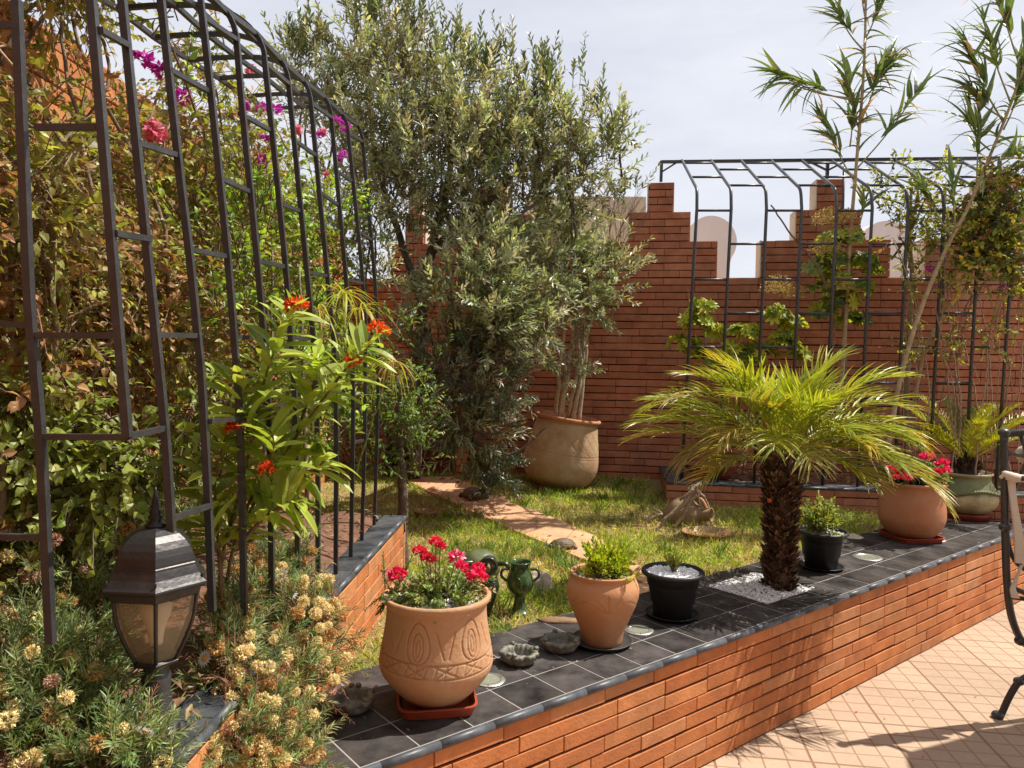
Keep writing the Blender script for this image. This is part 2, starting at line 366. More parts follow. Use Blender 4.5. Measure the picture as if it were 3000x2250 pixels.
#SECTION_SETTING
# ---------------------------------------------------------------- ground, patio, lawn
def plane(name, x0, x1, y0, y1, z, mt, kind='structure'):
    o = mk(name, [[x0, y0, z], [x1, y0, z], [x1, y1, z], [x0, y1, z]], [[0, 1, 2, 3]], mt); o['kind'] = kind; return o
plane('ground', -120, 120, -120, 120, -.02, mat('earth', (.28, .22, .15), rough=.95, nscale=.5))
plane('patio', -3, 7, -3, 6.2, 0, M_patio)
K0 = np.array([.349, 2.644]); dD = np.array([.784, .62]); dD = dD/np.linalg.norm(dD); dN = np.array([-dD[1], dD[0]])   # along the front wall, inward
def FT(s, t, z=.5): q = K0+dD*s+dN*t; return np.array([q[0], q[1], z])
def FST(p): q = np.array([p[0], p[1]])-K0; return float(q@dD), float(q@dN)
def lz(x, y):
    t = min(1, max(0, (y-5.0)/1.7)); return .485+.10*t+.008*math.sin(x*3.1+y*2.3)
def plant_line(X): return 5.85-.148*(X-1.2)
def back_line(X): return 6.9-.148*X
def LW(px, py):   # point on the lawn
    z = .5
    for _ in range(4):
        p = P(px, py, z); z = lz(p.x, p.y)
    return Vector((p.x, p.y, z))
g = G(); nx, ny = 70, 70
V = []
for j in range(ny+1):
    for i in range(nx+1):
        x = -1.65+i*6.0/nx; y = 1.6+j*5.7/ny; V.append([x, y, lz(x, y)-.006 if FST((x, y))[1] > .30 else .40])
Q = [[j*(nx+1)+i, j*(nx+1)+i+1, (j+1)*(nx+1)+i+1, (j+1)*(nx+1)+i] for j in range(ny) for i in range(nx) if FST((-1.65+i*6.0/nx, 1.6+j*5.7/ny))[1] > .16]
o = mk('lawn', V, Q, M_turf, smooth=True); o['kind'] = 'structure'
# garden path of terracotta slabs
upE = [(1208, 1400), (1330, 1400), (1420, 1436), (1500, 1476), (1600, 1512), (1690, 1550), (1780, 1592), (1880, 1668), (1960, 1735)]
loE = [(1200, 1414), (1262, 1445), (1345, 1486), (1420, 1520), (1498, 1556), (1633, 1612), (1730, 1655), (1830, 1740), (1900, 1815)]
pathpoly = [LW(*p) for p in upE]+[LW(*p) for p in loE[::-1]]
U_, L_ = [LW(*p) for p in upE], [LW(*p) for p in loE]
g = G()
for i in range(len(U_)-1):
    a, b, c, d = U_[i], U_[i+1], L_[i+1], L_[i]
    k = .97 if i % 2 else .985
    cen = (a+b+c+d)/4
    q = [cen+(x-cen)*k for x in (d, c, b, a)]
    z = .012+.003*R.random()
    top = [[x.x, x.y, lz(x.x, x.y)+z] for x in q]; bot = [[x[0], x[1], x[2]-.04] for x in top]
    g.add(bot+top, [[4, 5, 6, 7], [0, 1, 5, 4], [1, 2, 6, 5], [2, 3, 7, 6], [3, 0, 4, 7]])
o = g.out('garden_path', M_slab); o['kind'] = 'structure'
PX = [(p.x, p.y) for p in pathpoly]
def inpath(x, y, poly=PX):
    c = False; n = len(poly); j = n-1
    for i in range(n):
        xi, yi = poly[i]; xj, yj = poly[j]
        if (yi > y) != (yj > y) and x < (xj-xi)*(y-yi)/(yj-yi)+xi: c = not c
        j = i
    return c
# ---------------------------------------------------------------- bricks
BR_F = [(.53, .20, .072), (.50, .18, .062), (.55, .225, .085), (.47, .16, .055), (.54, .235, .10), (.50, .185, .07)]
BR_B = [(.43, .165, .090), (.41, .150, .082), (.45, .180, .098), (.39, .142, .080), (.42, .170, .10), (.44, .165, .086)]
def bricks(g, o, u, n, rows, z0, rh, bl, colset, dep=.05, joint=.007, seed=0, jit=.0025):
    rr = random.Random(seed); o = np.array(o, float); u = np.array(u, float); n = np.array(n, float)
    for r, ivs in enumerate(rows):
        for (s0, s1) in ivs:
            off = (r*.5+rr.choice((0, .0, .25))) % 1*bl
            k = math.floor((s0-off)/bl); s = off+k*bl
            while s < s1-.01:
                a, b = max(s, s0), min(s+bl, s1)
                if b-a > .02:
                    dz = jit*rr.uniform(-1, 1); dn = rr.uniform(-.0012, .0012)
                    c = np.array(rr.choice(colset))*rr.uniform(.93, 1.07)
                    tl = rr.uniform(-1, 1)*.0015
                    g.chbox(o+u*(a+joint*.2)+np.array([0, 0, z0+r*rh+joint*.5+dz]), u*(b-a-joint*.4)+np.array([0, 0, tl]), np.array([0, 0, rh-joint]), n*(dep+dn), .0022, c)
                s += bl*(1 if rr.random() > .12 else .75)
# front retaining wall
fw = thing('garden_wall', 'long low orange brick wall capped with black slate tiles, running diagonally beside the patio', 'garden wall', (K0[0], K0[1], 0))
g = G(); s0, s1 = -1.9, 4.62
nOut = np.array([-dN[0], -dN[1], 0]); u3 = np.array([dD[0], dD[1], 0])
bricks(g, FT(0, .05, 0), u3, nOut, [[(s0, s1)]]*8, 0.002, .0602, .262, BR_F, dep=.05, joint=.0080, seed=3)
g.out('brick_face', M_brick, fw)
g = G(); g.box(FT(s0, .012, 0), u3*(s1-s0), np.array([dN[0], dN[1], 0])*.25, [0, 0, .482]); g.out('wall_core', M_mortar, fw)
def rect_sub(r, h):
    a0, a1, b0, b1 = r; c0, c1, d0, d1 = h
    if a1 <= c0 or a0 >= c1 or b1 <= d0 or b0 >= d1: return [r]
    out = []
    if a0 < c0: out.append((a0, c0, b0, b1))
    if a1 > c1: out.append((c1, a1, b0, b1))
    m0, m1 = max(a0, c0), min(a1, c1)
    if b0 < d0: out.append((m0, m1, b0, d0))
    if b1 > d1: out.append((m0, m1, d1, b1))
    return out
GS = (1.235, 1.665, .145, .505)
gt_, gg = G(), G(); TP = .1945
for i in range(int((s1-s0)/TP)+1):
    for j, (t0, t1) in enumerate(((.012, .190), (.190, .400), (.400, .612))):
        a = s0+i*TP-.03; jg = .0019
        for (x0, x1, y0, y1) in rect_sub((a+jg, a+TP-jg, t0+jg, t1-jg), GS):
            if x1-x0 < .01 or y1-y0 < .01: continue
            v = R.uniform(.7, 1.3)
            gt_.chbox(FT(x0, y0, .480), u3*(x1-x0), np.array([dN[0], dN[1], 0])*(y1-y0), [0, 0, .0225+R.uniform(-.0006, .0006)], .0012, np.array([.050, .044, .043])*v)
gt_.out('slate_tiles', M_tile, fw)
for (x0, x1, y0, y1) in rect_sub((s0, s1, .010, .612), GS):
    gg.box(FT(x0, y0, .44), u3*(x1-x0), np.array([dN[0], dN[1], 0])*(y1-y0), [0, 0, .0616])
gg.out('grout_bed', M_grout, fw)
g = G(); i = 0; s = s0
while s < s1:
    L = .2; pts = [FT(s+.001, .002, .4895), FT(s+L*.5, .002, .4895+R.uniform(-.0012, .0012)), FT(s+L-.001, .002, .4895)]
    g.tube(pts, .0145, 10); s += L
g.out('bullnose_edge', M_bull, fw, smooth=True)
# gravel bed at the palm
def pebbles(name, pts, r, parent, colr=(.62, .85), blue=1.04, loc=None, extra=None, label=None):
    n = len(pts); g = G()
    base = []
    ico_v, ico_q = [], []
    nu, nv = 6, 3
    for j in range(nv+1):
        ph = math.pi*j/nv
        for i in range(nu): base.append([math.sin(ph)*math.cos(i*math.pi/3+j*.5), math.sin(ph)*math.sin(i*math.pi/3+j*.5), math.cos(ph)])
    base = np.array(base); q = np.array([[j*nu+i, (j+1)*nu+i, (j+1)*nu+(i+1) % nu, j*nu+(i+1) % nu] for j in range(nv) for i in range(nu)])
    pts = np.array(pts); sc = r*(.6+.8*NP.rand(n, 1, 1))*np.stack([1+.3*NP.randn(n), 1+.3*NP.randn(n), .7+.15*NP.randn(n)], 1)[:, None, :]
    jit = 1+.12*NP.randn(n, len(base), 1)
    a = NP.rand(n)*6.28; ca, sa = np.cos(a), np.sin(a)
    V = base[None]*jit*sc; X = V[:, :, 0]*ca[:, None]-V[:, :, 1]*sa[:, None]; Y = V[:, :, 0]*sa[:, None]+V[:, :, 1]*ca[:, None]
    V = np.stack([X, Y, V[:, :, 2]], 2)+pts[:, None, :]
    c = (colr[0]+(colr[1]-colr[0])*NP.rand(n, 1))*np.array([[1, 1, blue]])
    g.add(V.reshape(-1, 3), (q[None]+(np.arange(n)*len(base))[:, None, None]).reshape(-1, 4), c=np.repeat(c, len(base), 0))
    return g.out(name, M_peb, parent, loc=loc)
pts = []
for _ in range(2600):
    s, t = R.uniform(GS[0]+.006, GS[1]-.006), R.uniform(GS[2]+.006, GS[3]-.006)
    hh = .012*math.exp(-(((s-1.45)/.12)**2+((t-.33)/.12)**2))
    pts.append(FT(s, t, .500+hh+R.uniform(-.012, .002)))
g = G(); g.box(FT(GS[0], GS[2], .40), u3*(GS[1]-GS[0]), np.array([dN[0], dN[1], 0])*(GS[3]-GS[2]), [0, 0, .09]); 
gb = pebbles('gravel_bed', pts, .0066, None, loc=FT(1.45, .33, .5), colr=(.70, .92), blue=1.02); tag(gb, 'square bed of white gravel let into the black tiles around the palm trunk', 'gravel', kind='stuff')
g.out('gravel_tray', M_soil, fw)
# ---------------------------------------------------------------- left planter
lp = thing('left_planter', 'raised brick planter with slate coping at the foot of the iron trellis', 'planter', (-.6, 2.6, 0))
def LX(y): return -.55-(3.93-y)*.052       # outer face of the planter
y0, y1 = -.5, 3.93
a = np.array([LX(y0), y0, 0]); b = np.array([LX(y1), y1, 0]); u = (b-a)/np.linalg.norm(b-a); n = np.array([u[1], -u[0], 0]); Ltot = np.linalg.norm(b-a)
g = G(); bricks(g, a-n*.05, u, n, [[(0, Ltot)]]*13, 0.0, .0607, .25, BR_F, dep=.05, seed=9)
bricks(g, b-n*.0+np.array([0, -.05, 0]), np.array([-1., 0, 0]), np.array([0, 1., 0]), [[(0, 1.05)]]*13, 0, .0607, .25, BR_F, dep=.05, seed=4)
g.out('brick_face', M_brick, lp)
g = G(); g.add([a-n*.04, b-n*.04-u*.04, b-n*.04-u*.04+[-1.0, 0, 0], a+[-1.0, 0, 0]]+[x+np.array([0, 0, .788]) for x in (a-n*.04, b-n*.04-u*.04, b-n*.04-u*.04+[-1.0, 0, 0], a+[-1.0, 0, 0])],
      [[0, 1, 5, 4], [1, 2, 6, 5], [2, 3, 7, 6], [3, 0, 4, 7], [4, 5, 6, 7]]); g.out('wall_core', M_mortar, lp)
g = G(); gc = G(); s = 0
while s < Ltot-.02:
    L = min(.2, Ltot-s); v = R.uniform(.7, 1.3)
    g.chbox(a+u*(s+.002)-n*.115+[0, 0, .791], u*(L-.004), n*.103, [0, 0, .025], .0015, np.array([.055, .06, .068])*v)
    gc.tube([a+u*(s+.001)-n*.006+[0, 0, .803], a+u*(s+L-.001)-n*.006+[0, 0, .803]], .0135, 10)
    s += L
for k in range(5): g.chbox(b-u*.10+np.array([-.122-.2*(k+1)+.002, 0, .791]), [.196, 0, 0], [0, .1, 0], [0, 0, .025], .0015, np.array([.05, .055, .06]))
g.out('slate_coping', M_tile, lp); gc.out('bullnose_edge', M_bull, lp, smooth=True)
g = G(); V = []; n1_, n2_ = 12, 50
for j in range(n2_+1):
    for i in range(n1_+1):
        y = y0+(y1-.12-y0)*j/n2_; x = LX(y)-.125-(1.62-.67)*i/n1_
        V.append([x, y, .800+.05*min(1, i/2)*(1+.5*math.sin(x*9+y*7))+.012*R.random()])
g.add(V, [[j*(n1_+1)+i, (j+1)*(n1_+1)+i, (j+1)*(n1_+1)+i+1, j*(n1_+1)+i+1] for j in range(n2_) for i in range(n1_)])
g.out('planter_soil', M_soil, lp, smooth=True)
# ---------------------------------------------------------------- left boundary wall
bw = thing('boundary_wall', 'tall orange brick boundary wall behind the climbing plants on the left', 'brick wall', (-1.62, 3, 0))
g = G(); yc = back_line(-1.6)
bricks(g, (-1.65, -.5, .45), np.array([0, 1., 0]), np.array([1., 0, 0]), [[(0, yc+.5)]]*37, 0, .0625, .25, BR_F, dep=.05, seed=21, jit=.003)
g.out('brick_face', M_brick, bw)
g = G(); g.box((-1.9, -.5, 0), (.26, 0, 0), (0, yc+.6, 0), (0, 0, 2.75)); g.out('wall_core', M_cream, bw)
# ---------------------------------------------------------------- back wall with stepped merlons
bk = thing('crenellated_wall', 'dark red brick back wall topped with stepped merlons', 'brick wall', (1.5, 6.7, 0))
UB = np.array([1., -.148, 0]); UB /= np.linalg.norm(UB); NB = np.array([UB[1], -UB[0], 0])
OB = np.array([0, 6.9, 0.])
def BS(px, py): p = BK(px, py); return float((np.array(p)-OB)@UB), p.z
zs = BS(2300, 813)[1]; RH = .0648
zbot = zs-31*RH
L1 = lambda px, py: BS(px, py)[0]
sA, sB = L1(900, 900)-.4, 6.0
rows = []
M = [  # merlons: (lower l, r, mid l, r, top l, r)
    (1150, 1300-20, 1190, 1240, 1200, 1230), (1230, 1600, 1310, 1556, 1400, 1480), (1600, 2102, 1843, 2023, 1900, 1975), (2230, 2609, 2333, 2523, 2394, 2474), (2712, 3140, 2800, 3035, 2880, 2986), (3260, 3700, 3350, 3600, 3430, 3520)]
for r in range(31): rows.append([(sA, sB)])
for k in range(5): rows.append([(L1(m_[0], 760), L1(m_[1], 760)) for m_ in M])
for k in range(4): rows.append([(L1(m_[2], 665), L1(m_[3], 665)) for m_ in M])
for k in range(4): rows.append([(L1(m_[4], 575), L1(m_[5], 575)) for m_ in M])
g = G(); bricks(g, OB-NB*.05, UB, NB, rows, zbot, RH, .27, BR_B, dep=.05, joint=.0080, seed=5, jit=.0016)
g.out('brick_face', M_brick, bk)
g = G(); g.box(OB+UB*sA-NB*.045+[0, 0, .3], UB*(sB-sA), -NB*.02, [0, 0, zs-.3]); 
for k, (a_, z_, nn) in enumerate(((0, zs, 5), (2, zs+5*RH, 4), (4, zs+9*RH, 4))):
    for m_ in M:
        pa, pb = L1(m_[a_], (760, 0, 665, 0, 575)[a_])+.006, L1(m_[a_+1], (760, 0, 665, 0, 575)[a_])-.006
        g.box(OB+UB*pa-NB*.046+[0, 0, z_-.01], UB*(pb-pa), -NB*.02, [0, 0, nn*RH+.002])
g.out('mortar', M_mortar, bk)
g = G(); g.box(OB+UB*sA-NB*.065+[0, 0, .3], UB*(sB-sA), -NB*.2, [0, 0, zs-.3+.006])
for k, (a_, z_, nn) in enumerate(((0, zs, 5), (2, zs+5*RH, 4), (4, zs+9*RH, 4))):
    for m_ in M:
        pa, pb = L1(m_[a_], (760, 0, 665, 0, 575)[a_])-.004, L1(m_[a_+1], (760, 0, 665, 0, 575)[a_])+.004
        g.box(OB+UB*pa-NB*.067+[0, 0, z_], UB*(pb-pa), -NB*.19, [0, 0, nn*RH+.004+.001*k])
        g.box(OB+UB*(pa-.006)-NB*.002+[0, 0, z_+.004], UB*.009, -NB*.08, [0, 0, nn*RH-.004])
g.out('plaster_backing', M_cream, bk)
# pale building pieces beyond the wall
def arch(px, py, wpx, Y, name, label, h=2.6):
    c = W(px, py, Y); r = wpx*Y/F/2; g = G(); pr = []
    n = 40
    for i in range(n+1):
        a = math.radians(-35+250*i/n); pr.append((r*math.cos(a), r*math.sin(a)))
    pr = [(r*.60, -h)]+[(r*.62, -r*1.3)]+pr+[(-r*.62, -r*1.3), (-r*.60, -h)]
    cz = c.z-r; th = .3; N_ = len(pr)
    V = [[c.x+x, Y, cz+z] for x, z in pr]+[[c.x+x, Y+th, cz+z] for x, z in pr]
    V += [[c.x, Y, cz-.2], [c.x, Y+th, cz-.2]]
    T = []; Q = []
    for i in range(N_):
        j = (i+1) % N_; Q.append([i, i+N_, j+N_, j]); T.append([2*N_, i, j]); T.append([2*N_+1, j+N_, i+N_])
    g.add(V, Q, T); o = g.out(name, M_white, loc=(c.x, Y, c.z)); tag(o, label, 'parapet merlon', 'rounded pale merlons beyond the wall')
arch(2085, 632, 150, 8.6, 'rounded_merlon', 'pale pink rounded parapet merlon beyond the first notch of the back wall')
arch(2600, 647, 172, 8.6, 'rounded_merlon', 'pale pink rounded parapet merlon beyond the second notch, behind the reed')
g = G(); c1 = W(1540, 572, 7.7); c2 = W(1893, 572, 7.7)
g.box((c1.x, 7.7, 0), (c2.x-c1.x, 0, 0), (0, 1.2, 0), (0, 0, c1.z)); g.box((c1.x-.9, 7.75, 0), (.9-.004, 0, 0), (0, 1.1, 0), (0, 0, c1.z-.35))
o = g.out('neighbour_parapet', M_cream, loc=(c1.x, 7.7, 0)); tag(o, 'cream plastered block behind the olive tree, left of the first brick merlon', 'building')
# ---------------------------------------------------------------- back planter
pl = thing('back_planter', 'low brick planter with slate coping under the right trellis', 'planter', (2.2, 5.7, .5))
xl = 1.22; A0 = np.array([xl, plant_line(xl), 0]); Lp = 3.4
g = G(); bricks(g, A0-NB*.05, UB, NB, [[(0, Lp)]]*5, .395, .0585, .25, BR_B, dep=.05, seed=31)
bk_len = back_line(xl)-plant_line(xl)
bricks(g, A0+np.array([.05, .0, 0])-np.array([0, 0, 0]), np.array([.148, 1, 0])/1.011, np.array([-1., .148, 0])/1.011, [[(0, bk_len)]]*5, .395, .0585, .25, BR_B, dep=.05, seed=32)
g.out('brick_face', M_brick, pl)
g = G(); g.box(A0-NB*.045+UB*.01+[0, 0, .4], UB*Lp, -NB*(bk_len-.05), [0, 0, .282]); g.out('planter_soil', M_soil, pl)
g = G(); gc = G(); s = 0
while s < Lp:
    g.chbox(A0+UB*(s+.002)-NB*.14+[0, 0, .690], UB*.196, NB*.13, [0, 0, .016], .0015, np.array([.07, .075, .085])*R.uniform(.7, 1.3)); gc.tube([A0+UB*(s+.001)-NB*.004+[0, 0, .693], A0+UB*(s+.199)-NB*.004+[0, 0, .693]], .012, 8)
    s += .2
side = np.array([.148, 1, 0])/1.011
for k in range(5): g.chbox(A0+side*(.16+k*.2)+[-.01, 0, .690], side*.196, [.15, 0, 0], [0, 0, .016], .0015, np.array([.06, .065, .07]))
g.out('slate_coping', M_tile, pl); gc.out('bullnose_edge', M_bull, pl, smooth=True)
# leaf litter in the back planter
g = G(); n = 500; ps = []
for _ in range(n):
    s, t = R.uniform(.2, Lp), R.uniform(.1, .8); q = A0+UB*s-NB*t; ps.append([q[0], q[1], .695+R.uniform(0, .02)])
ps = np.array(ps); scatter(g, leaf_t(.07, .03, bend=.3), ps, nrm(NP.randn(n, 3)*[1, 1, .15]), nrm(NP.randn(n, 3)*.3+[0, 0, 1]), .6+.6*NP.rand(n), pal(n, [(.35, .19, .10), (.24, .13, .07), (.42, .27, .17)], .2))
o = g.out('leaf_litter', M_leaf, loc=(2.2, 5.8, .7)); tag(o, 'dry brown leaves scattered in the planter behind the palm', 'dry leaves', kind='stuff')
# dark low brick niche in the corner behind the olive
nc = thing('brick_niche', 'low brick niche with a dark opening in the corner beside the path', 'niche', tuple(P(1330, 1405, .55)))
pA = P(1335, 1405, .56); g = G()
bricks(g, (pA.x, pA.y+.05, .5), np.array([1., 0, 0]), np.array([0, -1., 0]), [[(0, .17)]]*6, 0, .0607, .17, BR_F, dep=.05, seed=8)
bricks(g, (pA.x-.005, pA.y+.0, .5), np.array([0, 1., 0]), np.array([-1., 0, 0]), [[(.05, .5)]]*6, 0, .0607, .25, BR_B, dep=.002, seed=8)
g.out('brick_pier', M_brick, nc)
g = G(); g.box((pA.x-.62, pA.y-.02, .5+6*.0607), (.80, 0, 0), (0, .55, 0), (0, 0, .03)); g.out('slate_top', M_bull, nc)
g = G(); g.box((pA.x-.62, pA.y+.45, .45), (.62, 0, 0), (0, .02, 0), (0, 0, .41)); g.box((pA.x-.66, pA.y, .45), (.05, 0, 0), (0, .45, 0), (0, 0, .41)); g.out('inner_wall', M_mortar, nc)
#SECTION_METAL
# ---------------------------------------------------------------- left trellis
lt = thing('garden_trellis', 'black iron garden trellis with arched tops along the left planter', 'trellis', (-.75, 2.5, .85))
PO = [  # depth, points (px,py) going down
    (1.47, [(30, -330), (49, 0), (70, 500), (87, 900), (119, 1279), (149, 1885)], .0078),
    (1.47, [(250, -250), (268, 0), (310, 500), (342, 900), (374, 1281)], .0078),
    (1.63, [(330, -260), (358, 0), (408, 500), (448, 900), (483, 1254), (504, 1585), (512, 1760)], .0078),
    (1.80, [(445, -220), (472, 0), (526, 500), (556, 750), (579, 983), (592, 1130), (610, 1477), (622, 1790)], .0078),
    (1.98, [(576, -90), (591, 27), (618, 271), (667, 750), (686, 989), (697, 1130), (708, 1400), (716, 1800)], .0078),
    (2.17, [(680, 60), (694, 125), (711, 325), (753, 750), (773, 989), (784, 1150), (793, 1400), (797, 1800)], .0078),
    (2.38, [(764, 110), (776, 179), (834, 750), (852, 989), (862, 1130), (869, 1350), (874, 1790)], .0078),
    (2.60, [(837, 190), (846, 250), (895, 750), (917, 983), (926, 1130), (931, 1350), (932, 1740)], .0078),
    (2.85, [(903, 250), (911, 304), (964, 860), (981, 1050), (985, 1300), (984, 1690)], .0078),
    (3.10, [(964, 300), (971, 347), (1020, 890), (1033, 1080), (1034, 1300), (1028, 1640)], .0078),
    (3.38, [(1013, 350), (1020, 390), (1066, 860), (1070, 1080), (1068, 1300), (1060, 1585)], .0078),
    (3.70, [(1057, 380), (1063, 418), (1104, 900), (1108, 1080), (1104, 1300), (1096, 1540)], .0078)]
posts3 = []
for (Y, pts, r) in PO:
    w = [W(px, py, Y) for px, py in pts]
    if w[-1].z < .83 and len(pts) > 4: w[-1].z = .80
    posts3.append(w[:])
    g = G(); g.tube(curve(w[1:], 5), r, 4, square=True)
    g.out('post', M_iron, lt)
tops = []
for k, (w, (Y, pts, r)) in enumerate(zip(posts3, PO)):
    if k == 0: continue
    a = w[1]; b_ = w[2]; t = (a-b_).normalized(); ar = [a]
    cx = .30
    for i in range(1, 13):
        an = math.radians(90*i/12); ar.append(a+Vector((-(1-math.cos(an))*.22, 0, math.sin(an)*.17)) + Vector((0, 0, 0)))
    e = ar[-1]
    for xx in (.06, .14, .24): ar.append(e+Vector((-xx, 0, -.25*xx*xx)))
    tops.append(ar)
    g = G(); g.tube(ar, r*.9, 4, square=True); g.out('arch_rib', M_iron, lt)
g = G()
def bar(g, p, q, r=.0062): g.tube([p, q], r, 4, square=True)
RL = [((103, 373), (285, 373), 1.47, 1.47), ((103, 983), (350, 983), 1.47, 1.47), ((119, 1279), (374, 1281), 1.47, 1.47), ((293, 87), (374, 133), 1.47, 1.63), ((336, 683), (439, 700), 1.47, 1.63), ((374, 1279), (482, 1254), 1.47, 1.63),
      ((403, 418), (520, 455), 1.63, 1.8), ((455, 981), (578, 983), 1.63, 1.8), ((503, 1520), (618, 1480), 1.63, 1.8), ((498, 205), (612, 268), 1.8, 1.98), ((552, 730), (664, 751), 1.8, 1.98), ((615, 1235), (700, 1225), 1.8, 1.98),
      ((592, 48), (694, 117), 1.98, 2.17), ((643, 521), (732, 562), 1.98, 2.17), ((684, 987), (770, 991), 1.98, 2.17), ((702, 332), (792, 382), 2.17, 2.38), ((752, 764), (833, 781), 2.17, 2.38), ((778, 1190), (856, 1180), 2.17, 2.38),
      ((777, 186), (846, 246), 2.38, 2.6), ((814, 594), (878, 618), 2.38, 2.6), ((850, 990), (910, 992), 2.38, 2.6), ((858, 408), (925, 455), 2.6, 2.85), ((898, 796), (957, 808), 2.6, 2.85), ((918, 1380), (975, 1360), 2.6, 2.85),
      ((912, 303), (971, 345), 2.85, 3.1), ((935, 562), (990, 600), 2.85, 3.1), ((967, 980), (1021, 985), 2.85, 3.1), ((985, 500), (1030, 530), 3.1, 3.38), ((1010, 818), (1063, 830), 3.1, 3.38), ((1020, 1300), (1064, 1290), 3.1, 3.38), ((1022, 391), (1062, 415), 3.38, 3.7), ((1045, 676), (1087, 702), 3.38, 3.7), ((1066, 985), (1104, 988), 3.38, 3.7),
      ((-60, 945), (92, 953), 1.47, 1.47), ((-60, 1570), (128, 1575), 1.47, 1.47), ((-60, 70), (49, 75), 1.47, 1.47)]
for a, b_, ya, yb in RL:
    g = G(); bar(g, W(a[0], a[1], ya), W(b_[0], b_[1], yb), .0060); g.out('rail', M_iron, lt)
for idx in (4, 8, 12, 13, 15):
    g = G(); g.tube([t[idx] for t in tops[1:]], .0075, 4, square=True); g.out('top_rail', M_iron, lt)
# ---------------------------------------------------------------- right trellis
rt = thing('arched_trellis', 'long black iron trellis bending over the back planter at the right', 'trellis', (2.3, 5.8, .7))
def PT(px, py, off=.07):      # plane of the upright bars, just behind the planter front
    r = ray(px, py); t = (5.85+.148*1.2+off)/(r.y+.148*r.x); return CAM+r*t
c7 = lambda x, y: (1800+x*.5425, 450+y*.5425)
ribs = []
topx = [365, 522, 682, 845, 1010, 1172, 1345, 1515, 1685, 1860]; bend = [450, 635, 825, 1015, 1205, 1397, 1590, 1785, 1980, 2172]
botx = [400, 590, 785, 975, 1160, 1350, 1545, 1735, 1930, 2110]
for i in range(10):
    tp = BK(*c7(topx[i], 36)); bd = PT(*c7(bend[i], 215)); bt = PT(*c7(botx[i], 1100))
    bt = bd+(bt-bd)*((bd.z-.70)/(bd.z-bt.z))
    up_ = bd+(bd-bt).normalized()*.02
    sl = (tp-up_)
    pts = [tp, tp+(up_-tp)*.5, tp+(up_-tp)*.86, up_+Vector((0, .012, -.012)), bd+(bt-bd)*.06, bd+(bt-bd)*.5, bt]
    sm = [tp, tp+(up_-tp)*.4]+curve([tp+(up_-tp)*.8, up_+(tp-up_)*.06+Vector((0, 0, -.012)), bd+(bt-bd)*.05], 5)+[bd+(bt-bd)*.4, bt]
    g = G(); g.tube(sm, .0125, 8); g.out('rib', M_iron, rt, smooth=True)
    ribs.append((tp, up_, bd, bt))
def onrib(i, y): # y crop7 on the vertical part
    tp, up_, bd, bt = ribs[i]; q = PT(*c7((bend[i]+botx[i])/2, y)); k = (bd.z-q.z)/(bd.z-bt.z); return bd+(bt-bd)*k
for i in range(9):
    for y in ((308, 680, 1045) if i % 2 == 0 else (488, 862, 1240)):
        g = G(); g.tube([onrib(i, y), onrib(i+1, y)], .0095, 8); g.out('cross_rail', M_iron, rt, smooth=True)
    for t in ((.10, .58) if i % 2 == 0 else (.33, .84)):
        a, b_ = ribs[i], ribs[i+1]
        g = G(); g.tube([a[0]+(a[1]-a[0])*t, b_[0]+(b_[1]-b_[0])*t], .0095, 8); g.out('cross_rail', M_iron, rt, smooth=True)
g = G(); tl = BK(*c7(255, 45)); tr_ = BK(*c7(2080, 25)); g.tube([tl, tr_], .013, 4, square=True); g.out('top_rail', M_iron, rt)
for (x, yb) in ((255, 152), (1152, 135), (2080, 150)):
    a = BK(*c7(x, 38), off=0); b_ = BK(*c7(x-4, yb), off=0)
    g = G(); g.tube([a, b_], .012, 4, square=True)
    if x != 2080: g.tube([b_+(a-b_)*.45, a+Vector((.16, -.02, 0))], .007, 4, square=True)
    if x > 1000: g.tube([b_+(a-b_)*.45, a+Vector((-.16, .02, 0))], .007, 4, square=True)
    g.out('bracket', M_iron, rt)
for (x, y_t, y_b) in ((1240, 70, 560), (1605, 130, 620), (1785, 180, 900), (2120, 130, 620)):
    g = G(); g.tube([BK(*c7(x, y_t), off=.12), BK(*c7(x-12, y_b), off=.12)], .011, 8); g.out('wall_post', M_iron, rt, smooth=True)
#SECTION_POTS
# ---------------------------------------------------------------- pots
def smooth_prof(pr, n=8):
    c = curve([Vector((r, 0, z)) for r, z in pr], n); return [(max(0, v.x), v.z) for v in c]
FACE = math.radians(-90)
def carve(a, z, r):
    # engraved bands and lotus petals (z in metres above the pot's foot)
    d = 0.
    def groove(x, w=.0022): return math.exp(-(x/w)**2)
    for zz in (.147, .188): d += groove(z-zz-.003*math.sin(a*2), .0018)
    for zz in (.327,): d += .4*groove(z-zz, .002)
    per = 2*math.pi/6; u_ = ((a+.25)/per) % 1-.5; x = u_*per*.16; y = z-.252
    if abs(y) < .066:
        w = .034*math.sqrt(max(0, 1-(y/.062)**2))*(1-.25*y/.06)
        d += groove(abs(x)-w, .0018)
        w2 = .016*math.sqrt(max(0, 1-((y+.012)/.042)**2))
        if abs(y+.012) < .043: d += groove(abs(x)-w2, .0015)
        if abs(y+.015) < .025: d += .8*groove(abs(x)-.006*math.sqrt(max(0, 1-((y+.015)/.025)**2)), .0012)
    v_ = (((a+.25)/per+.5) % 1-.5)*per*.16
    if abs(y) < .05 and abs(v_) < .04:
        d += .8*groove(abs(v_)-(.006+(y+.05)*.28), .0016)*(1 if y < .035 else 0)
    if .150 < z < .186:
        q = ((a*6) % (math.pi))/math.pi; zz = (z-.15)/.036
        d += .9*groove((q-.5)*.045-(zz-.5)*.03, .0016)+.8*groove((q-.5)*.045+(zz-.5)*.035, .0016)
        d += .6*groove(((q*3) % 1-.5)*.02-(zz-.5)*.008, .0012)
    return -.0052*min(1, d)
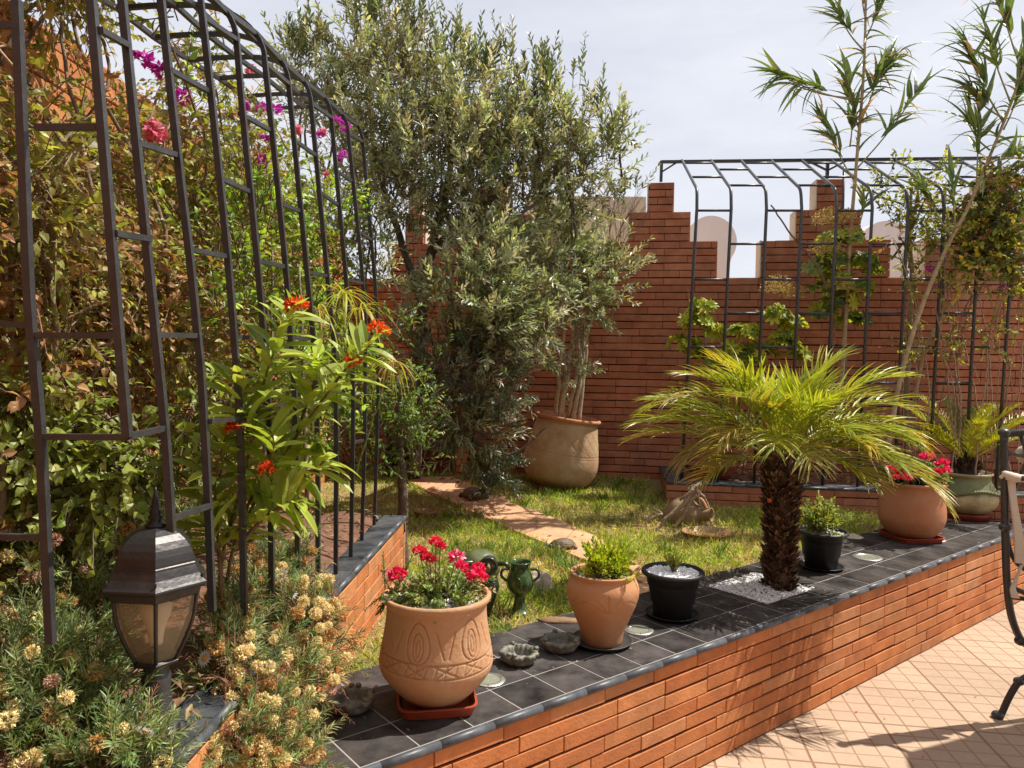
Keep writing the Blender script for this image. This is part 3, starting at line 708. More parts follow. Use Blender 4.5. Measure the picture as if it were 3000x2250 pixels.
def lip(prof, rim_r, t, h, depth=.05):   # close with an inner wall so the pot has thickness
    return prof+[(rim_r-.3*t, h+.2*t), (rim_r-t, h-.3*t), (rim_r-t*1.3, h-depth)]
def pot(name, label, at, prof, material, rim, soil_z, group=None, n=96, fn=None, soil_r=None, steps=8, tilt=None, mat_soil=None):
    t = thing(name, label, 'flower pot', at, group)
    g = G(); g.lathe(at, prof, n, fn=fn, axis=tilt)
    if material.name == 'two_tone_glaze':
        z = g.v[0][:, 2]-at[2]; a = np.clip((z-.135+.006*np.sin(g.v[0][:, 0]*60))/.02, 0, 1)[:, None]; rimc = np.clip((z-.268)/.01, 0, 1)[:, None]
        c = np.array([.40, .33, .17])*(1-a)+np.array([.16, .175, .075])*a; g.c[0] = c*(1-rimc)+np.array([.34, .27, .15])*rimc
    g.out('pot_body', material, t, smooth=True)
    return t
# 1: large carved pot
at1 = Vector(P(1277, 2062, .5)); at1.z = .512
k = at1.y/F
pr = smooth_prof([(.062, .0), (.075, .004), (.115, .04), (.160, .095), (.1765, .135), (.172, .185), (.163, .235), (.156, .29), (.1555, .325), (.160, .338), (.167, .344)], 6)
pr += [(.1690, .350), (.1690, .357), (.165, .3625), (.157, .3625), (.152, .356), (.149, .32)]
pr = [(r*1.06, z) for r, z in pr]
dense = []
for (r0, z0_), (r1, z1_) in zip(pr[:-1], pr[1:]):
    m_ = max(1, int(math.hypot(r1-r0, z1_-z0_)/.0022))
    for i in range(m_): dense.append((r0+(r1-r0)*i/m_, z0_+(z1_-z0_)*i/m_))
dense.append(pr[-1])
p1 = pot('flower_pot', 'large terracotta pot with engraved petals and pink verbena, on a square tray', at1, dense, M_terra, .169, .33, 'terracotta pots on the wall', n=420, fn=lambda a, z, r: carve(a, z, r) if r > .1525 or z < .3 else 0)
def soil(t, at, r, z, mt=M_soil):
    g = G(); g.lathe((at[0], at[1], at[2]+z-.02), [(r, 0), (r, .02)], 32); g.out('potting_soil', mt, t)
def topping(t, at, r, z, n, pr_=.007, **kw):
    q = []
    for _ in range(n):
        a = R.random()*6.283; rr = r*math.sqrt(R.random()); q.append([at[0]+rr*math.cos(a), at[1]+rr*math.sin(a), at[2]+z+R.uniform(-.004, .005)])
    o = pebbles('white_pebbles', q, pr_, t, **kw); o['kind'] = 'stuff'
soil(p1, at1, .158, .325); topping(p1, at1, .156, .330, 460, .0078)
def tray_sq(name, label, at, half, h, rot, material, group=None):
    g = G(); r8 = []
    prof = [(half*.88, 0), (half*.93, .002), (half*1.0, h), (half*1.035, h), (half*1.035, h+.004), (half*.975, h+.004), (half*.96, h-.004), (half*.88, .006)]
    n = 64; V = []
    for (r, z) in prof:
        for k_ in range(n):
            a = 2*math.pi*k_/n; c_, s_ = math.cos(a), math.sin(a); p_ = 7.
            q = 1/((abs(c_)**p_+abs(s_)**p_)**(1/p_)); x, y = r*q*c_, r*q*s_
            V.append([at[0]+x*math.cos(rot)-y*math.sin(rot), at[1]+x*math.sin(rot)+y*math.cos(rot), at[2]+z])
    Q = [[i*n+j, i*n+(j+1) % n, (i+1)*n+(j+1) % n, (i+1)*n+j] for i in range(len(prof)-1) for j in range(n)]
    V.append([at[0], at[1], at[2]+.006]); T = [[len(V)-1, 7*n+j, 7*n+(j+1) % n] for j in range(n)]
    g.add(V, Q, T); o = g.out(name, material, smooth=False, loc=at); return tag(o, label, 'plant tray', group)
def tray_rd(name, label, at, r, h, material, cat='plant saucer', group=None):
    g = G(); g.lathe(at, [(r*.84, 0), (r*.88, .001), (r*.97, h*.8), (r*1.0, h), (r*.985, h+.002), (r*.95, h-.002), (r*.85, .005), (0, .005)], 56)
    o = g.out(name, material, smooth=True, loc=at); return tag(o, label, cat, group)
tray_sq('plant_tray', 'red plastic square tray under the large carved terracotta pot', (at1.x, at1.y, .5035), .125, .032, math.radians(10), M_redpl)
# 2: mid carved pot
at2 = Vector(P(1763, 1884, .5)); at2.z = .509
pr = smooth_prof([(.068, 0), (.075, .004), (.083, .05), (.103, .105), (.126, .165), (.134, .205), (.131, .235), (.118, .262), (.115, .270), (.119, .277)], 6)+[(.122, .281), (.121, .286), (.116, .288), (.109, .284), (.106, .25)]
pr = [(r*1.09, z) for r, z in pr]
def carve2(a, z, r):
    if .13 < z < .235:
        per = 2*math.pi/5; u_ = ((a+.9)/per) % 1-.5; x = u_*per*.13; y = z-.15; d = 0
        for k_ in (-2, -1, 0, 1, 2):
            tx = k_*.55*(y)*(1+.3*abs(k_)*y*20)
            if 0 < y < .075-.012*abs(k_): d += math.exp(-((x-tx)/.0016)**2)
        return -.0036*min(1, d)
    return -.0006*math.exp(-((z-.243)/.002)**2)
dense = []
for (r0, z0_), (r1, z1_) in zip(pr[:-1], pr[1:]):
    m_ = max(1, int(math.hypot(r1-r0, z1_-z0_)/.003))
    for i in range(m_): dense.append((r0+(r1-r0)*i/m_, z0_+(z1_-z0_)*i/m_))
dense.append(pr[-1])
p2 = pot('flower_pot', 'round-shouldered terracotta pot with bright green succulent, between the ashtrays and the black pot', at2, dense, M_terra2, .12, .25, 'terracotta pots on the wall', n=300, fn=carve2)
soil(p2, at2, .116, .252); topping(p2, at2, .114, .256, 480, .0062, colr=(.7, .92), blue=1.04)
tray_rd('plant_saucer', 'grey plastic saucer under the round-shouldered terracotta pot', (at2.x, at2.y, .5035), .124, .016, mat('grey_plastic', (.055, .052, .05), rough=.5), group='round saucers under pots')
# 3,4: black pots
def blackpot(px, py, label, sc, z=.2):
    at = Vector(P(px, py, .5)); at.z = .507
    pr = [(.070, 0), (.0735, .002), (.080, .055), (.086, .06), (.094, .118), (.0985, .122), (.1035, .158), (.108, .160), (.1175, .163), (.1225, .168), (.1225, .176), (.1175, .181), (.110, .180), (.106, .172), (.100, .13)]
    pr = [(r*sc, zz*sc*1.0) for r, zz in pr]
    t = pot('flower_pot', label, at, pr, M_blackpl, .12*sc, .15*sc, 'black plastic pots on the wall', n=64, fn=lambda a, zz, r: .0006*sc*math.sin(a*40) if .06*sc < zz < .115*sc else 0)
    soil(t, at, .094*sc, .158*sc); return t, at
p3, at3 = blackpot(1969, 1806, 'black plastic pot full of white pebbles with a tiny yellow-green sprig', 1.14)
topping(p3, at3, .112, .188, 650, .0088, colr=(.75, .95), blue=1.03)
tray_rd('plant_saucer', 'black saucer under the black pot of white pebbles', (at3.x, at3.y, .5035), .121, .017, M_blackpl, group='round saucers under pots')
p4, at4 = blackpot(2405, 1664, 'black plastic pot with a small leafy shrub, right of the palm trunk', 1.15)
topping(p4, at4, .112, .188, 460, .007, colr=(.45, .8))
tray_rd('plant_saucer', 'black saucer under the black pot right of the palm', (at4.x, at4.y, .5035), .121, .015, M_blackpl, group='round saucers under pots')
# 5: terracotta pot right
at5 = Vector(P(2668, 1580, .5)); at5.z = .512
pr = smooth_prof([(.105, 0), (.125, .006), (.185, .055), (.222, .12), (.228, .18), (.222, .24), (.214, .30), (.210, .345), (.214, .358)], 6)+[(.228, .364), (.233, .372), (.230, .382), (.222, .386), (.212, .383), (.206, .34)]
pr = [(r*.88, z*.97) for r, z in pr]
p5 = pot('flower_pot', 'big smooth terracotta pot of red geraniums at the right end of the wall', at5, pr, M_terra3, .23, .35, 'terracotta pots on the wall', n=96)
soil(p5, at5, .182, .335); topping(p5, at5, .178, .341, 260, .009)
tray_sq('plant_tray', 'red plastic square tray under the smooth geranium pot', (at5.x, at5.y, .5035), .150, .030, math.radians(8), M_redpl)
# 6: green rope pot
at6 = Vector(P(2825, 1516, .5)); at6.z = .55
pr = smooth_prof([(.135, 0), (.150, .004), (.195, .04), (.215, .085), (.213, .13), (.190, .19), (.168, .235), (.163, .262), (.170, .275)], 6)+[(.178, .281), (.180, .290), (.175, .297), (.163, .296), (.157, .26)]
p6 = pot('flower_pot', 'squat mossy green and buff pot with a moulded rope, holding the sago palm', at6, pr, M_greenpot2, .18, .27, None, n=128, fn=lambda a, z, r: .004*math.exp(-((z-(.155+.016*math.sin(a*3)))/.010)**2)*(1+.8*math.sin(a*60+z*300)))
g = G()
for kk in range(2):
    pts = []
    for i in range(181):
        a = 2*math.pi*i/180; zz = .160+.016*math.sin(a*3); rr = .211-.6*(zz-.160); ph = a*34+kk*math.pi
        pts.append((at6.x+(rr+.006*math.cos(ph))*math.cos(a), at6.y+(rr+.006*math.cos(ph))*math.sin(a), at6.z+zz+.006*math.sin(ph)))
    g.tube(pts, .0085, 6)
g.out('rope_moulding', M_greenpot, p6, smooth=True)
soil(p6, at6, .158, .262); topping(p6, at6, .155, .268, 260, .009, colr=(.5, .75))
tray_rd('plant_saucer', 'dark red plastic saucer under the green rope pot', (at6.x, at6.y, .5035), .19, .045, M_redpl, group='round saucers under pots')
# leaning urn on the lawn
at7 = LW(1632, 1424); at7.z = lz(at7.x, at7.y)+.01
ax7 = Vector((math.tan(math.radians(8.2)), -.02, 1)).normalized()
pr = smooth_prof([(.175, 0), (.215, .012), (.285, .075), (.316, .17), (.318, .25), (.298, .38), (.275, .49), (.262, .555), (.262, .575)], 6)+[(.278, .582), (.284, .596), (.280, .612), (.268, .618), (.254, .612), (.245, .57), (.24, .52)]
kx = at7.y*650/F/.63/6.35*.0+1.0
def urnfn(a, z, r):
    d = 0
    for zz in (.28, .30, .545): d += .6*math.exp(-((z-zz)/.003)**2)
    if .31 < z < .50 and -2.3 < a-2*math.pi < 0 or (.31 < z < .50 and 3.6 < a < 5.9):
        for s_ in (1, -1):
            q = ((a*3.2+s_*(z-.4)*9) % 1)-.5; d += .8*math.exp(-(q/.035)**2)
    return -.006*min(1, d)
dense = []
for (r0, z0_), (r1, z1_) in zip(pr[:-1], pr[1:]):
    m_ = max(1, int(math.hypot(r1-r0, z1_-z0_)/.006))
    for i in range(m_): dense.append((r0+(r1-r0)*i/m_, z0_+(z1_-z0_)*i/m_))
dense.append(pr[-1])
urn = thing('clay_urn', 'huge weathered terracotta urn leaning to the right against the back wall, planted with an olive', 'urn', at7)
g = G(); g.lathe(at7, [(r*1.0, z*.98) for r, z in dense if z < .575], 200, fn=urnfn, axis=ax7); g.out('urn_body', M_urn, urn, smooth=True)
g = G(); g.lathe(at7+ax7*.56, [(.255, 0), (.276, .008), (.283, .022), (.280, .036), (.268, .042), (.254, .036), (.246, 0)], 96, axis=ax7); g.out('urn_rim', mat('urn_rim_clay', (.46, .19, .09), rough=.85, nscale=8, namp=.3), urn, smooth=True)
g = G(); g.lathe(at7+ax7*.52, [(.25, 0), (.25, .01)], 48, axis=ax7); g.out('urn_soil', M_soil, urn)
# ---------------------------------------------------------------- ashtray bowls and recessed lights
def bowl(px, py, r, label, seed, rot):
    at = Vector(P(px, py, .5)); at.z = .5025
    def fn(a, z, rr): return (.004*math.sin(a*9+seed)+.003*math.sin(a*17+seed*2)+.003*math.sin(a*5+seed*3)) if z > .022 else .001*math.sin(a*6)
    g = G(); g.lathe(at, [(r*.55, 0), (r*.75, .003), (r*.93, .018), (r*.90, .026), (r*1.0, .034), (r*1.0, .044), (r*.88, .048), (r*.74, .044), (r*.66, .030), (r*.60, .012), (0, .010)], 90, fn=fn, rot=rot)
    o = thing('ashtray', label, 'ashtray', at, 'mossy green ashtrays on the tiles'); b_ = g.out('bowl', M_ash, o, smooth=True)
    for a in (seed*1.1, seed*1.1+.35, seed*1.1+2.4, seed*1.1+4.2):
        g = G(); g.blob((at.x+r*.9*math.cos(a), at.y+r*.9*math.sin(a), at.z+.050), (.010, .010, .008), amp=.3, seed=a)
        g.out('rim_knob', M_ash, o, smooth=True)
bowl(1029, 2080, .076, 'dark green-rimmed ashtray half in shadow, left of the large carved pot', 1.3, 0)
bowl(1521, 1942, .073, 'pale mossy ceramic ashtray with a rough rim, nearest to the large carved pot', 3.7, .5)
bowl(1641, 1905, .075, 'mossy ceramic ashtray in the shadow of the round-shouldered pot', 5.2, 1.4)
def recessed(px, py, label, r=.060):
    at = Vector(P(px, py, .5)); at.z = .5026
    t = thing('recessed_light', label, 'recessed light', at, 'round recessed lights in the tiles')
    g = G(); g.lathe(at, [(r*.98, 0), (r, .0015), (r*.97, .0035), (r*.72, .005), (r*.68, .005), (r*.66, .001)], 64); ring = g.out('steel_ring', M_steel, t, smooth=True)
    g = G(); g.lathe(at, [(r*.66, .001), (r*.66, .0035)], 48); g.out('lens', M_lens, t)
    g = G()
    for a in (.5, 2.6, 4.7): g.lathe((at.x+r*.84*math.cos(a), at.y+r*.84*math.sin(a), at.z+.0045), [(.003, 0), (.003, .001)], 10)
    g.out('screws', M_iron, ring)
recessed(1432, 1995, 'round steel recessed light beside the large carved pot')
recessed(1871, 1848, 'round steel recessed light between the round-shouldered pot and the black pot', .064)
recessed(2540, 1634, 'round pale recessed light in front of the geranium pot', .085)
recessed(2745, 1583, 'round recessed light between the two right-hand pots', .055)
# ---------------------------------------------------------------- lamp
def hexl(g, at, prof, n=6, rot=math.radians(-5), **k): g.lathe(at, [(r*1.13, z) for r, z in prof], n, rot=rot, **k)
la = Vector(P(458, 2140, .816)); la.z = .816
lm = thing('pillar_lamp', 'bronze-black lantern with domed cap and amber glass on the planter coping', 'garden lamp', la)
g = G(); g.lathe(la, smooth_prof([(.062, 0), (.062, .012), (.050, .022), (.036, .05), (.030, .09), (.031, .12), (.026, .14), (.030, .150)], 4), 24); g.out('lamp_base', M_iron, lm, smooth=True)
z0 = la.z+.15
g = G(); hexl(g, (la.x, la.y, z0), [(.024, -.01), (.026, 0), (.044, .006), (.046, .012), (.040, .016)]); g.out('lower_ring', M_lampmetal, lm)
gp = smooth_prof([(.038, .014), (.058, .06), (.074, .11), (.082, .165)], 6)
g = G(); V = []
hexl(g, (la.x, la.y, z0), gp+[(gp[-1][0]-.003, .165)]+[(r-.003, z) for r, z in gp[::-1]])
g.out('glass_panes', M_glass, lm)
g = G()
for kx_ in range(6):
    a = math.pi/3*kx_+math.radians(-5)
    g.tube([(la.x+(r*1.13+.002)*math.cos(a), la.y+(r*1.13+.002)*math.sin(a), z0+z) for r, z in gp], .0042, 6)
g.out('glazing_bars', M_lampmetal, lm, smooth=True)
g = G(); hexl(g, (la.x, la.y, z0), [(.084, .160), (.088, .163), (.092, .178), (.100, .180), (.104, .186), (.103, .190), (.098, .194), (.088, .208), (.082, .222), (.080, .226), (.080, .230), (.078, .232), (.078, .237), (.077, .241), (.0745, .252), (.069, .266), (.060, .280), (.048, .292), (.034, .301), (.020, .307)]); cap_o = g.out('domed_cap', M_lampmetal, lm)
g = G(); g.lathe((la.x, la.y, z0), [(.020, .305), (.024, .309), (.018, .313), (.012, .318), (.015, .324), (.016, .328), (.011, .332), (.014, .338), (.010, .343), (.008, .36), (.003, .385), (.001, .392)], 20); g.out('finial', M_lampmetal, cap_o, smooth=True)
g = G()
for kx_ in range(6):
    a = math.pi/3*kx_+math.radians(-5); g.blob((la.x+.107*math.cos(a), la.y+.107*math.sin(a), z0+.203), (.0025, .0025, .006))
g.out('cap_screws', M_lampmetal, cap_o, smooth=True)
g = G(); g.lathe((la.x, la.y, z0+.045), smooth_prof([(.014, 0), (.016, .02), (.022, .045), (.032, .07), (.030, .095), (.015, .112), (.002, .116)], 4), 24); g.out('bulb', M_bulb, lm, smooth=True)
#SECTION_ORNAMENTS
# ---------------------------------------------------------------- ornaments on the lawn
# green goblet vase
vb = LW(1522, 1797)
vs = thing('ceramic_vase', 'green glazed two-handled vase on a tall foot, right of the ceramic figure', 'vase', vb)
g = G(); k = .232/.232
g.lathe(vb, smooth_prof([(.050, 0), (.052, .008), (.034, .026), (.026, .055), (.026, .078), (.036, .092), (.055, .115), (.063, .145), (.056, .175), (.045, .200), (.045, .222), (.052, .236)], 5)+[(.050, .240), (.045, .236), (.040, .21), (.048, .16), (.0, .12)], 48)
g.out('vase_body', M_greenglaze, vs, smooth=True)
for sx in (1, -1):
    g = G(); g.tube(curve([vb+Vector((sx*.046, -.01, .205)), vb+Vector((sx*.078, -.014, .205)), vb+Vector((sx*.084, -.014, .175)), vb+Vector((sx*.058, -.01, .150))], 6), .0065, 8); g.out('handle', M_greenglaze, vs, smooth=True)
g = G(); g.tube(curve([vb+Vector((-.012, -.060, .175)), vb+Vector((-.006, -.075, .178)), vb+Vector((.0, -.072, .16)), vb+Vector((.004, -.062, .13))], 5), .006, 8); g.out('relief', M_greenglaze, vs, smooth=True)
# green figure
fb = LW(1418, 1800)
fg = thing('ceramic_figure', 'glazed green ceramic creature with domed shell and round face, behind the large pot', 'figurine', fb)
hc = W(1408, 1655, fb.y)
g = G(); n_ = 40
g.lathe((hc.x, hc.y, hc.z-.015), smooth_prof([(.088, 0), (.087, .02), (.075, .05), (.05, .073), (.02, .084), (.001, .086)], 6), 48, fn=lambda a, z, r: .0014*math.sin(a*26) if .012 < z < .03 else 0, axis=(.10, -.35, 1))
g.out('domed_shell', mat('mottled_green_glaze', (.075, .10, .035), rough=.3, nscale=40, namp=.8, col2=(.16, .16, .08), coat=.4), fg, smooth=True)
fc = W(1430, 1660, fb.y-.085)
g = G(); g.tube([fc+Vector((.0, .06, -.005)), fc+Vector((0, .02, 0)), fc+Vector((.0, 0, 0)), fc+Vector((0, -.004, 0))], [.043, .041, .037, .030], 28); g.out('face', M_darkglaze, fg, smooth=True)
g = G(); ring = [(fc.x+.038*math.cos(a), fc.y-.004, fc.z+.038*math.sin(a)) for a in [math.radians(-20+220*i/20) for i in range(21)]]; g.tube(ring, .0055, 8); g.out('brow_ring', M_darkglaze, fg, smooth=True)
g = G(); g.tube(curve([fc+Vector((.001, -.004, .014)), fc+Vector((.002, -.022, .004)), fc+Vector((0, -.020, -.012)), fc+Vector((0, -.006, -.022))], 5), [.007]*5+[.010]*6+[.008]*5, 10); g.out('snout', mat('gold_glaze', (.16, .13, .04), rough=.25, coat=.4), fg, smooth=True)
for (x1, y1, x2, y2, x3, y3) in ((1395, 1648, 1360, 1650, 1335, 1655), (1455, 1652, 1480, 1652, 1492, 1664)):
    g = G(); g.tube(curve([W(x1, y1, fb.y-.05), W(x2, y2, fb.y-.075), W(x3, y3, fb.y-.075)], 5), [.011]*6+[.010]*5, 10); g.out('arm', M_darkglaze, fg, smooth=True)
g = G(); g.tube(curve([W(1415, 1668, fb.y), W(1430, 1720, fb.y-.02), W(1415, 1775, fb.y), W(1405, 1805, fb.y)], 6), [.05]*7+[.045]*6+[.05]*6, 20); g.tube([W(1405, 1795, fb.y), W(1405, 1815, fb.y)], [.06, .075], 20)
g.out('lower_body', M_darkglaze, fg, smooth=True)
g = G()
for i in range(9):
    a = W(1440+3*i-i*i*.6, 1688+9*i, fb.y-.055); g.tube([a+Vector((-.010, 0, .002)), a+Vector((.010, 0, -.002))], .0022, 6)
g.out('ribbed_belly', M_steel if False else mat('pale_glaze', (.22, .24, .17), rough=.3), fg, smooth=True)
g = G(); g.lathe(W(1450, 1840, fb.y-.35)*0+Vector(LW(1440, 1845)), [(.07, 0), (.085, .012), (.088, .014), (.080, .010), (0, .008)], 40); o = g.out('green_dish', M_greenglaze, smooth=True, loc=LW(1440, 1845)); tag(o, 'shallow green dish in the grass just behind the tiled edge', 'dish')
# stones and shards
def stone(px, py, r, label, name='garden_stone', material=None, seed=1, cat='stone', group='stones in the grass'):
    c = LW(px, py); g = G(); g.blob(c+Vector((0, 0, r[2]*.45)), r, nu=20, nv=12, amp=.35, seed=seed, fr=1.6); o = g.out(name, material or M_stone, smooth=True, loc=c); tag(o, label, cat, group)
stone(1580, 1738, (.065, .04, .075), 'pinkish striped stone right of the green vase', seed=2)
stone(1640, 1826, (.085, .035, .02), 'flat brown shard at the edge of the tiles, behind the round-shouldered pot', seed=5, material=M_urn)
stone(2497, 1583, (.07, .05, .028), 'pale flat stone behind the small black pot', material=mat('pale_stone', (.55, .47, .36), rough=.8, nscale=10, namp=.3), seed=8)
def disc_pot(px, py, r, label, material, h=.03):
    c = LW(px, py); g = G(); g.lathe((c.x, c.y, c.z-.005), [(r*.9, 0), (r, h), (r*1.03, h+.004), (r*.97, h+.006), (r*.88, .012), (0, .010)], 40, sx=1.1); o = g.out('clay_dish', material, smooth=True, loc=c); tag(o, label, 'clay dish')
disc_pot(2070, 1572, .155, 'shallow glazed clay dish sunk in the grass below the driftwood', mat('brown_glaze', (.30, .13, .05), rough=.3, nscale=8, namp=.6, col2=(.42, .30, .20)), .035)
disc_pot(1246, 1512, .075, 'small broken clay dish in dry grass near the shrub trunk', M_terra2, .04)
# tortoises
def tortoise(px, py, rot, label, s=1.0):
    c = LW(px, py)
    if inpath(c.x, c.y): c.z += .014
    t = thing('tortoise', label, 'tortoise', c, 'tortoises on the path')
    g = G(); V = []
    def T(x, y, z): return (c.x+s*(x*math.cos(rot)-y*math.sin(rot)), c.y+s*(x*math.sin(rot)+y*math.cos(rot)), c.z+s*z)
    def loc(gx, name, material):
        gx.v = [np.array([T(*p) for p in v]) for v in gx.v]; gx.out(name, material, t, smooth=True)
    g.lathe((0, 0, .018), smooth_prof([(.078, 0), (.083, .006), (.078, .024), (.06, .048), (.03, .062), (.001, .066)], 5), 36, sx=1.3, fn=lambda a, z, r: .003*math.cos(a*11)*(r/.08)+.002*math.cos(z*400))
    loc(g, 'shell', M_shell)
    g = G(); g.tube([(.08, 0, .022), (.115, 0, .028), (.135, 0, .034)], [.016, .013, .014], 10); g.blob((.142, 0, .036), (.021, .015, .013)); g.blob((.150, .011, .041), .003); g.blob((.150, -.011, .041), .003); loc(g, 'head', M_shell)
    for lx, ly, fx in ((.075, .062, 1), (.075, -.062, 1), (-.075, .060, -1), (-.075, -.060, -1)):
        g = G(); g.tube([(lx*.8, ly*.8, .028), (lx, ly*1.1, .02), (lx*1.1+.01*fx, ly*1.25, .003)], [.020, .017, .014], 10); loc(g, 'leg', M_shell)
    g = G(); g.tube([(-.095, 0, .02), (-.12, 0, .01)], [.008, .003], 8); loc(g, 'tail', M_shell)
tortoise(1387, 1462, math.radians(-60), 'brown tortoise on the far end of the terracotta path', 1.0)
tortoise(1650, 1612, math.radians(200), 'brown tortoise at the near side of the path, behind the succulent pot', .72)
# jug on its side and driftwood
jc = LW(1990, 1535)
jg = thing('clay_jug', 'old clay jug lying on its side in the grass with its mouth to the right', 'jug', jc)
ax = Vector((.80, -.55, .12)).normalized(); b0 = W(1958, 1508, jc.y+.10)
g = G(); g.lathe(b0, smooth_prof([(.03, -.03), (.07, 0), (.115, .06), (.128, .12), (.11, .18), (.07, .225), (.045, .25), (.042, .30), (.048, .318)], 5)+[(.050, .322), (.044, .320), (.036, .29), (.036, .2)], 40, axis=ax)
g.out('jug_body', mat('jug_clay', (.34, .22, .12), rough=.85, nscale=6, namp=.8, col2=(.20, .14, .07), bump=.3), jg, smooth=True)
e = b0+ax*.26; g = G(); g.tube(curve([b0+ax*.285+Vector((0, 0, .04)), b0+ax*.25+Vector((-.01, 0, .11)), b0+ax*.17+Vector((0, 0, .115))], 6), .013, 8); g.out('handle', M_terra2, jg, smooth=True)
dw = thing('driftwood', 'tripod of weathered grey driftwood branches standing over the clay jug', 'driftwood', jc+Vector((0, -.1, 0)))
c2 = lambda x, y: (1880+x*.1989, 1250+y*.1989)
Yd = jc.y-.08
dl = [([(870, 850), (780, 920), (560, 1080)], .0, .011), ([(860, 850), (720, 960), (620, 1140), (380, 1340), (260, 1470), (60, 1550)], -.05, .017), ([(820, 1000), (700, 1100), (640, 1250), (560, 1380), (480, 1490)], -.05, .015),
      ([(800, 930), (900, 1030), (960, 1130), (1040, 1330)], .05, .013), ([(830, 950), (840, 1100), (900, 1250), (950, 1480)], .02, .010), ([(740, 980), (700, 900), (900, 830), (980, 800)], .0, .007), ([(300, 1290), (150, 1350), (60, 1420)], 0, .011), ([(300, 1270), (120, 1180), (0, 1160)], .03, .006), ([(680, 1200), (640, 1050), (760, 930)], -.06, .011)]
for pts, dy, r in dl:
    g = G(); w = [W(*c2(*p), Yd+dy*(1+i*.2)) for i, p in enumerate(pts)]
    cv = curve(w, 6); g.tube([v+Vector((R.uniform(-1, 1), R.uniform(-1, 1), R.uniform(-1, 1)))*.004 for v in cv], [r*(1.0-.25*i/len(cv)) for i in range(len(cv))], 8); g.out('branch', M_drift, dw, smooth=True)
# red dish inside the back planter, orange ball on the trunk
q = W(2085, 1368, 6.1); g = G(); g.lathe((q.x, q.y, .70), [(.12, 0), (.15, .05), (.155, .055), (.20, .11), (.205, .115), (.19, .11), (.14, .05), (0, .02)], 40, sx=1.2); o = g.out('clay_bowl', mat('dark_clay', (.22, .07, .045), rough=.7), smooth=True, loc=(q.x, q.y, .7)); tag(o, 'wide dark red bowl standing in the back planter left of the palm', 'bowl')
# ---------------------------------------------------------------- chair at the right edge
ch = thing('patio_chair', 'black wrought iron chair with cream tied cushion at the right edge', 'chair', tuple(P(2960, 2120, 0)))
Yc = 3.46
def ironp(name, pts, r, smooth=True, knobs=()):
    g = G(); g.tube(pts, r, 10)
    for kx_, kr in knobs: g.blob(kx_, (kr, kr, kr*.8))
    return g.out(name, M_iron, ch, smooth=True)
base = [(2942, 1275), (2943, 1400), (2945, 1560), (2950, 1700), (2962, 1800), (2990, 1872), (3030, 1905)]
pp = curve([W(x, y, Yc) for x, y in base], 6)
ironp('back_post', pp, .0165, knobs=((W(2942, 1268, Yc), .026), (W(2944, 1545, Yc), .026), (W(2990, 1878, Yc), .027)))
ironp('back_post', [p+Vector((.52, .12, 0)) for p in pp], .0165, knobs=((W(2942, 1268, Yc)+Vector((.52, .12, 0)), .026),))
lg = curve([W(3025, 1975, Yc), W(2985, 1998, Yc), W(2955, 2045, Yc), W(2930, 2100, Yc), Vector((W(2922, 2118, Yc).x, Yc, .008))], 6)
ironp('leg', lg, .0155, knobs=((W(2985, 1996, Yc), .024), (lg[-1]+Vector((0, 0, .004)), .027)))
for off in ((.55, .1, 0), (.0, -.5, 0), (.55, -.5, 0)):
    mir = -1 if off[0] > 0 else 1
    if off[1] < -.3: off = (off[0]+.25, off[1], 0)
    ironp('leg', [Vector((lg[0].x+(p.x-lg[0].x)*mir, p.y, p.z))+Vector(off) for p in lg], .0155)
a = W(2942, 1272, Yc); ironp('top_rail', [a, a+Vector((.26, .06, .02)), a+Vector((.52, .12, 0))], .017)
a = W(2942, 1318, Yc); ironp('lower_back_rail', curve([a, a+Vector((.1, .02, -.03)), a+Vector((.42, .1, -.03)), a+Vector((.52, .12, 0))], 5), .008)
for dx in (.09, .2, .32, .43):
    a = W(2942, 1275, Yc)+Vector((dx, dx*.23, 0)); ironp('back_spindle', curve([a, a+Vector((.03, 0, -.12)), a+Vector((-.02, 0, -.28)), a+Vector((0, 0, -.5))], 5), .008)
a = W(2944, 1402, Yc); ironp('arm', curve([a, a+Vector((.12, -.1, .01)), a+Vector((.16, -.35, -.03)), a+Vector((.12, -.45, -.2))], 6), .013)
sz = W(2950, 1735, Yc).z
ironp('seat_frame', curve([W(2948, 1690, Yc), W(2975, 1725, Yc), Vector((pp[0].x+.2, Yc-.1, sz-.01)), Vector((pp[0].x+.5, Yc, sz-.01))], 5), .011)
ironp('seat_frame', [W(2950, 1748, Yc), W(2950, 1748, Yc)+Vector((.3, -.02, -.03)), W(2950, 1748, Yc)+Vector((.56, 0, -.03))], .010)
ironp('side_scroll', curve([W(2950, 1565, Yc), W(2962, 1620, Yc), W(2990, 1660, Yc), W(3040, 1670, Yc)], 6), .010)
ironp('side_scroll', curve([W(3010, 1570, Yc), W(2990, 1600, Yc), W(2985, 1640, Yc), W(3000, 1670, Yc)], 6), .008)
g = G(); q = W(3004, 1352, Yc+.03); g.blob(q+Vector((.14, .02, .03)), (.17, .035, .075), amp=.1, nu=24, nv=14); g.out('back_cushion', M_cloth, ch, smooth=True)
g = G(); g.blob(Vector((pp[0].x+.36, Yc-.22, sz+.03)), (.27, .25, .035), amp=.05, nu=24, nv=12); g.out('seat_cushion', M_cloth, ch, smooth=True)
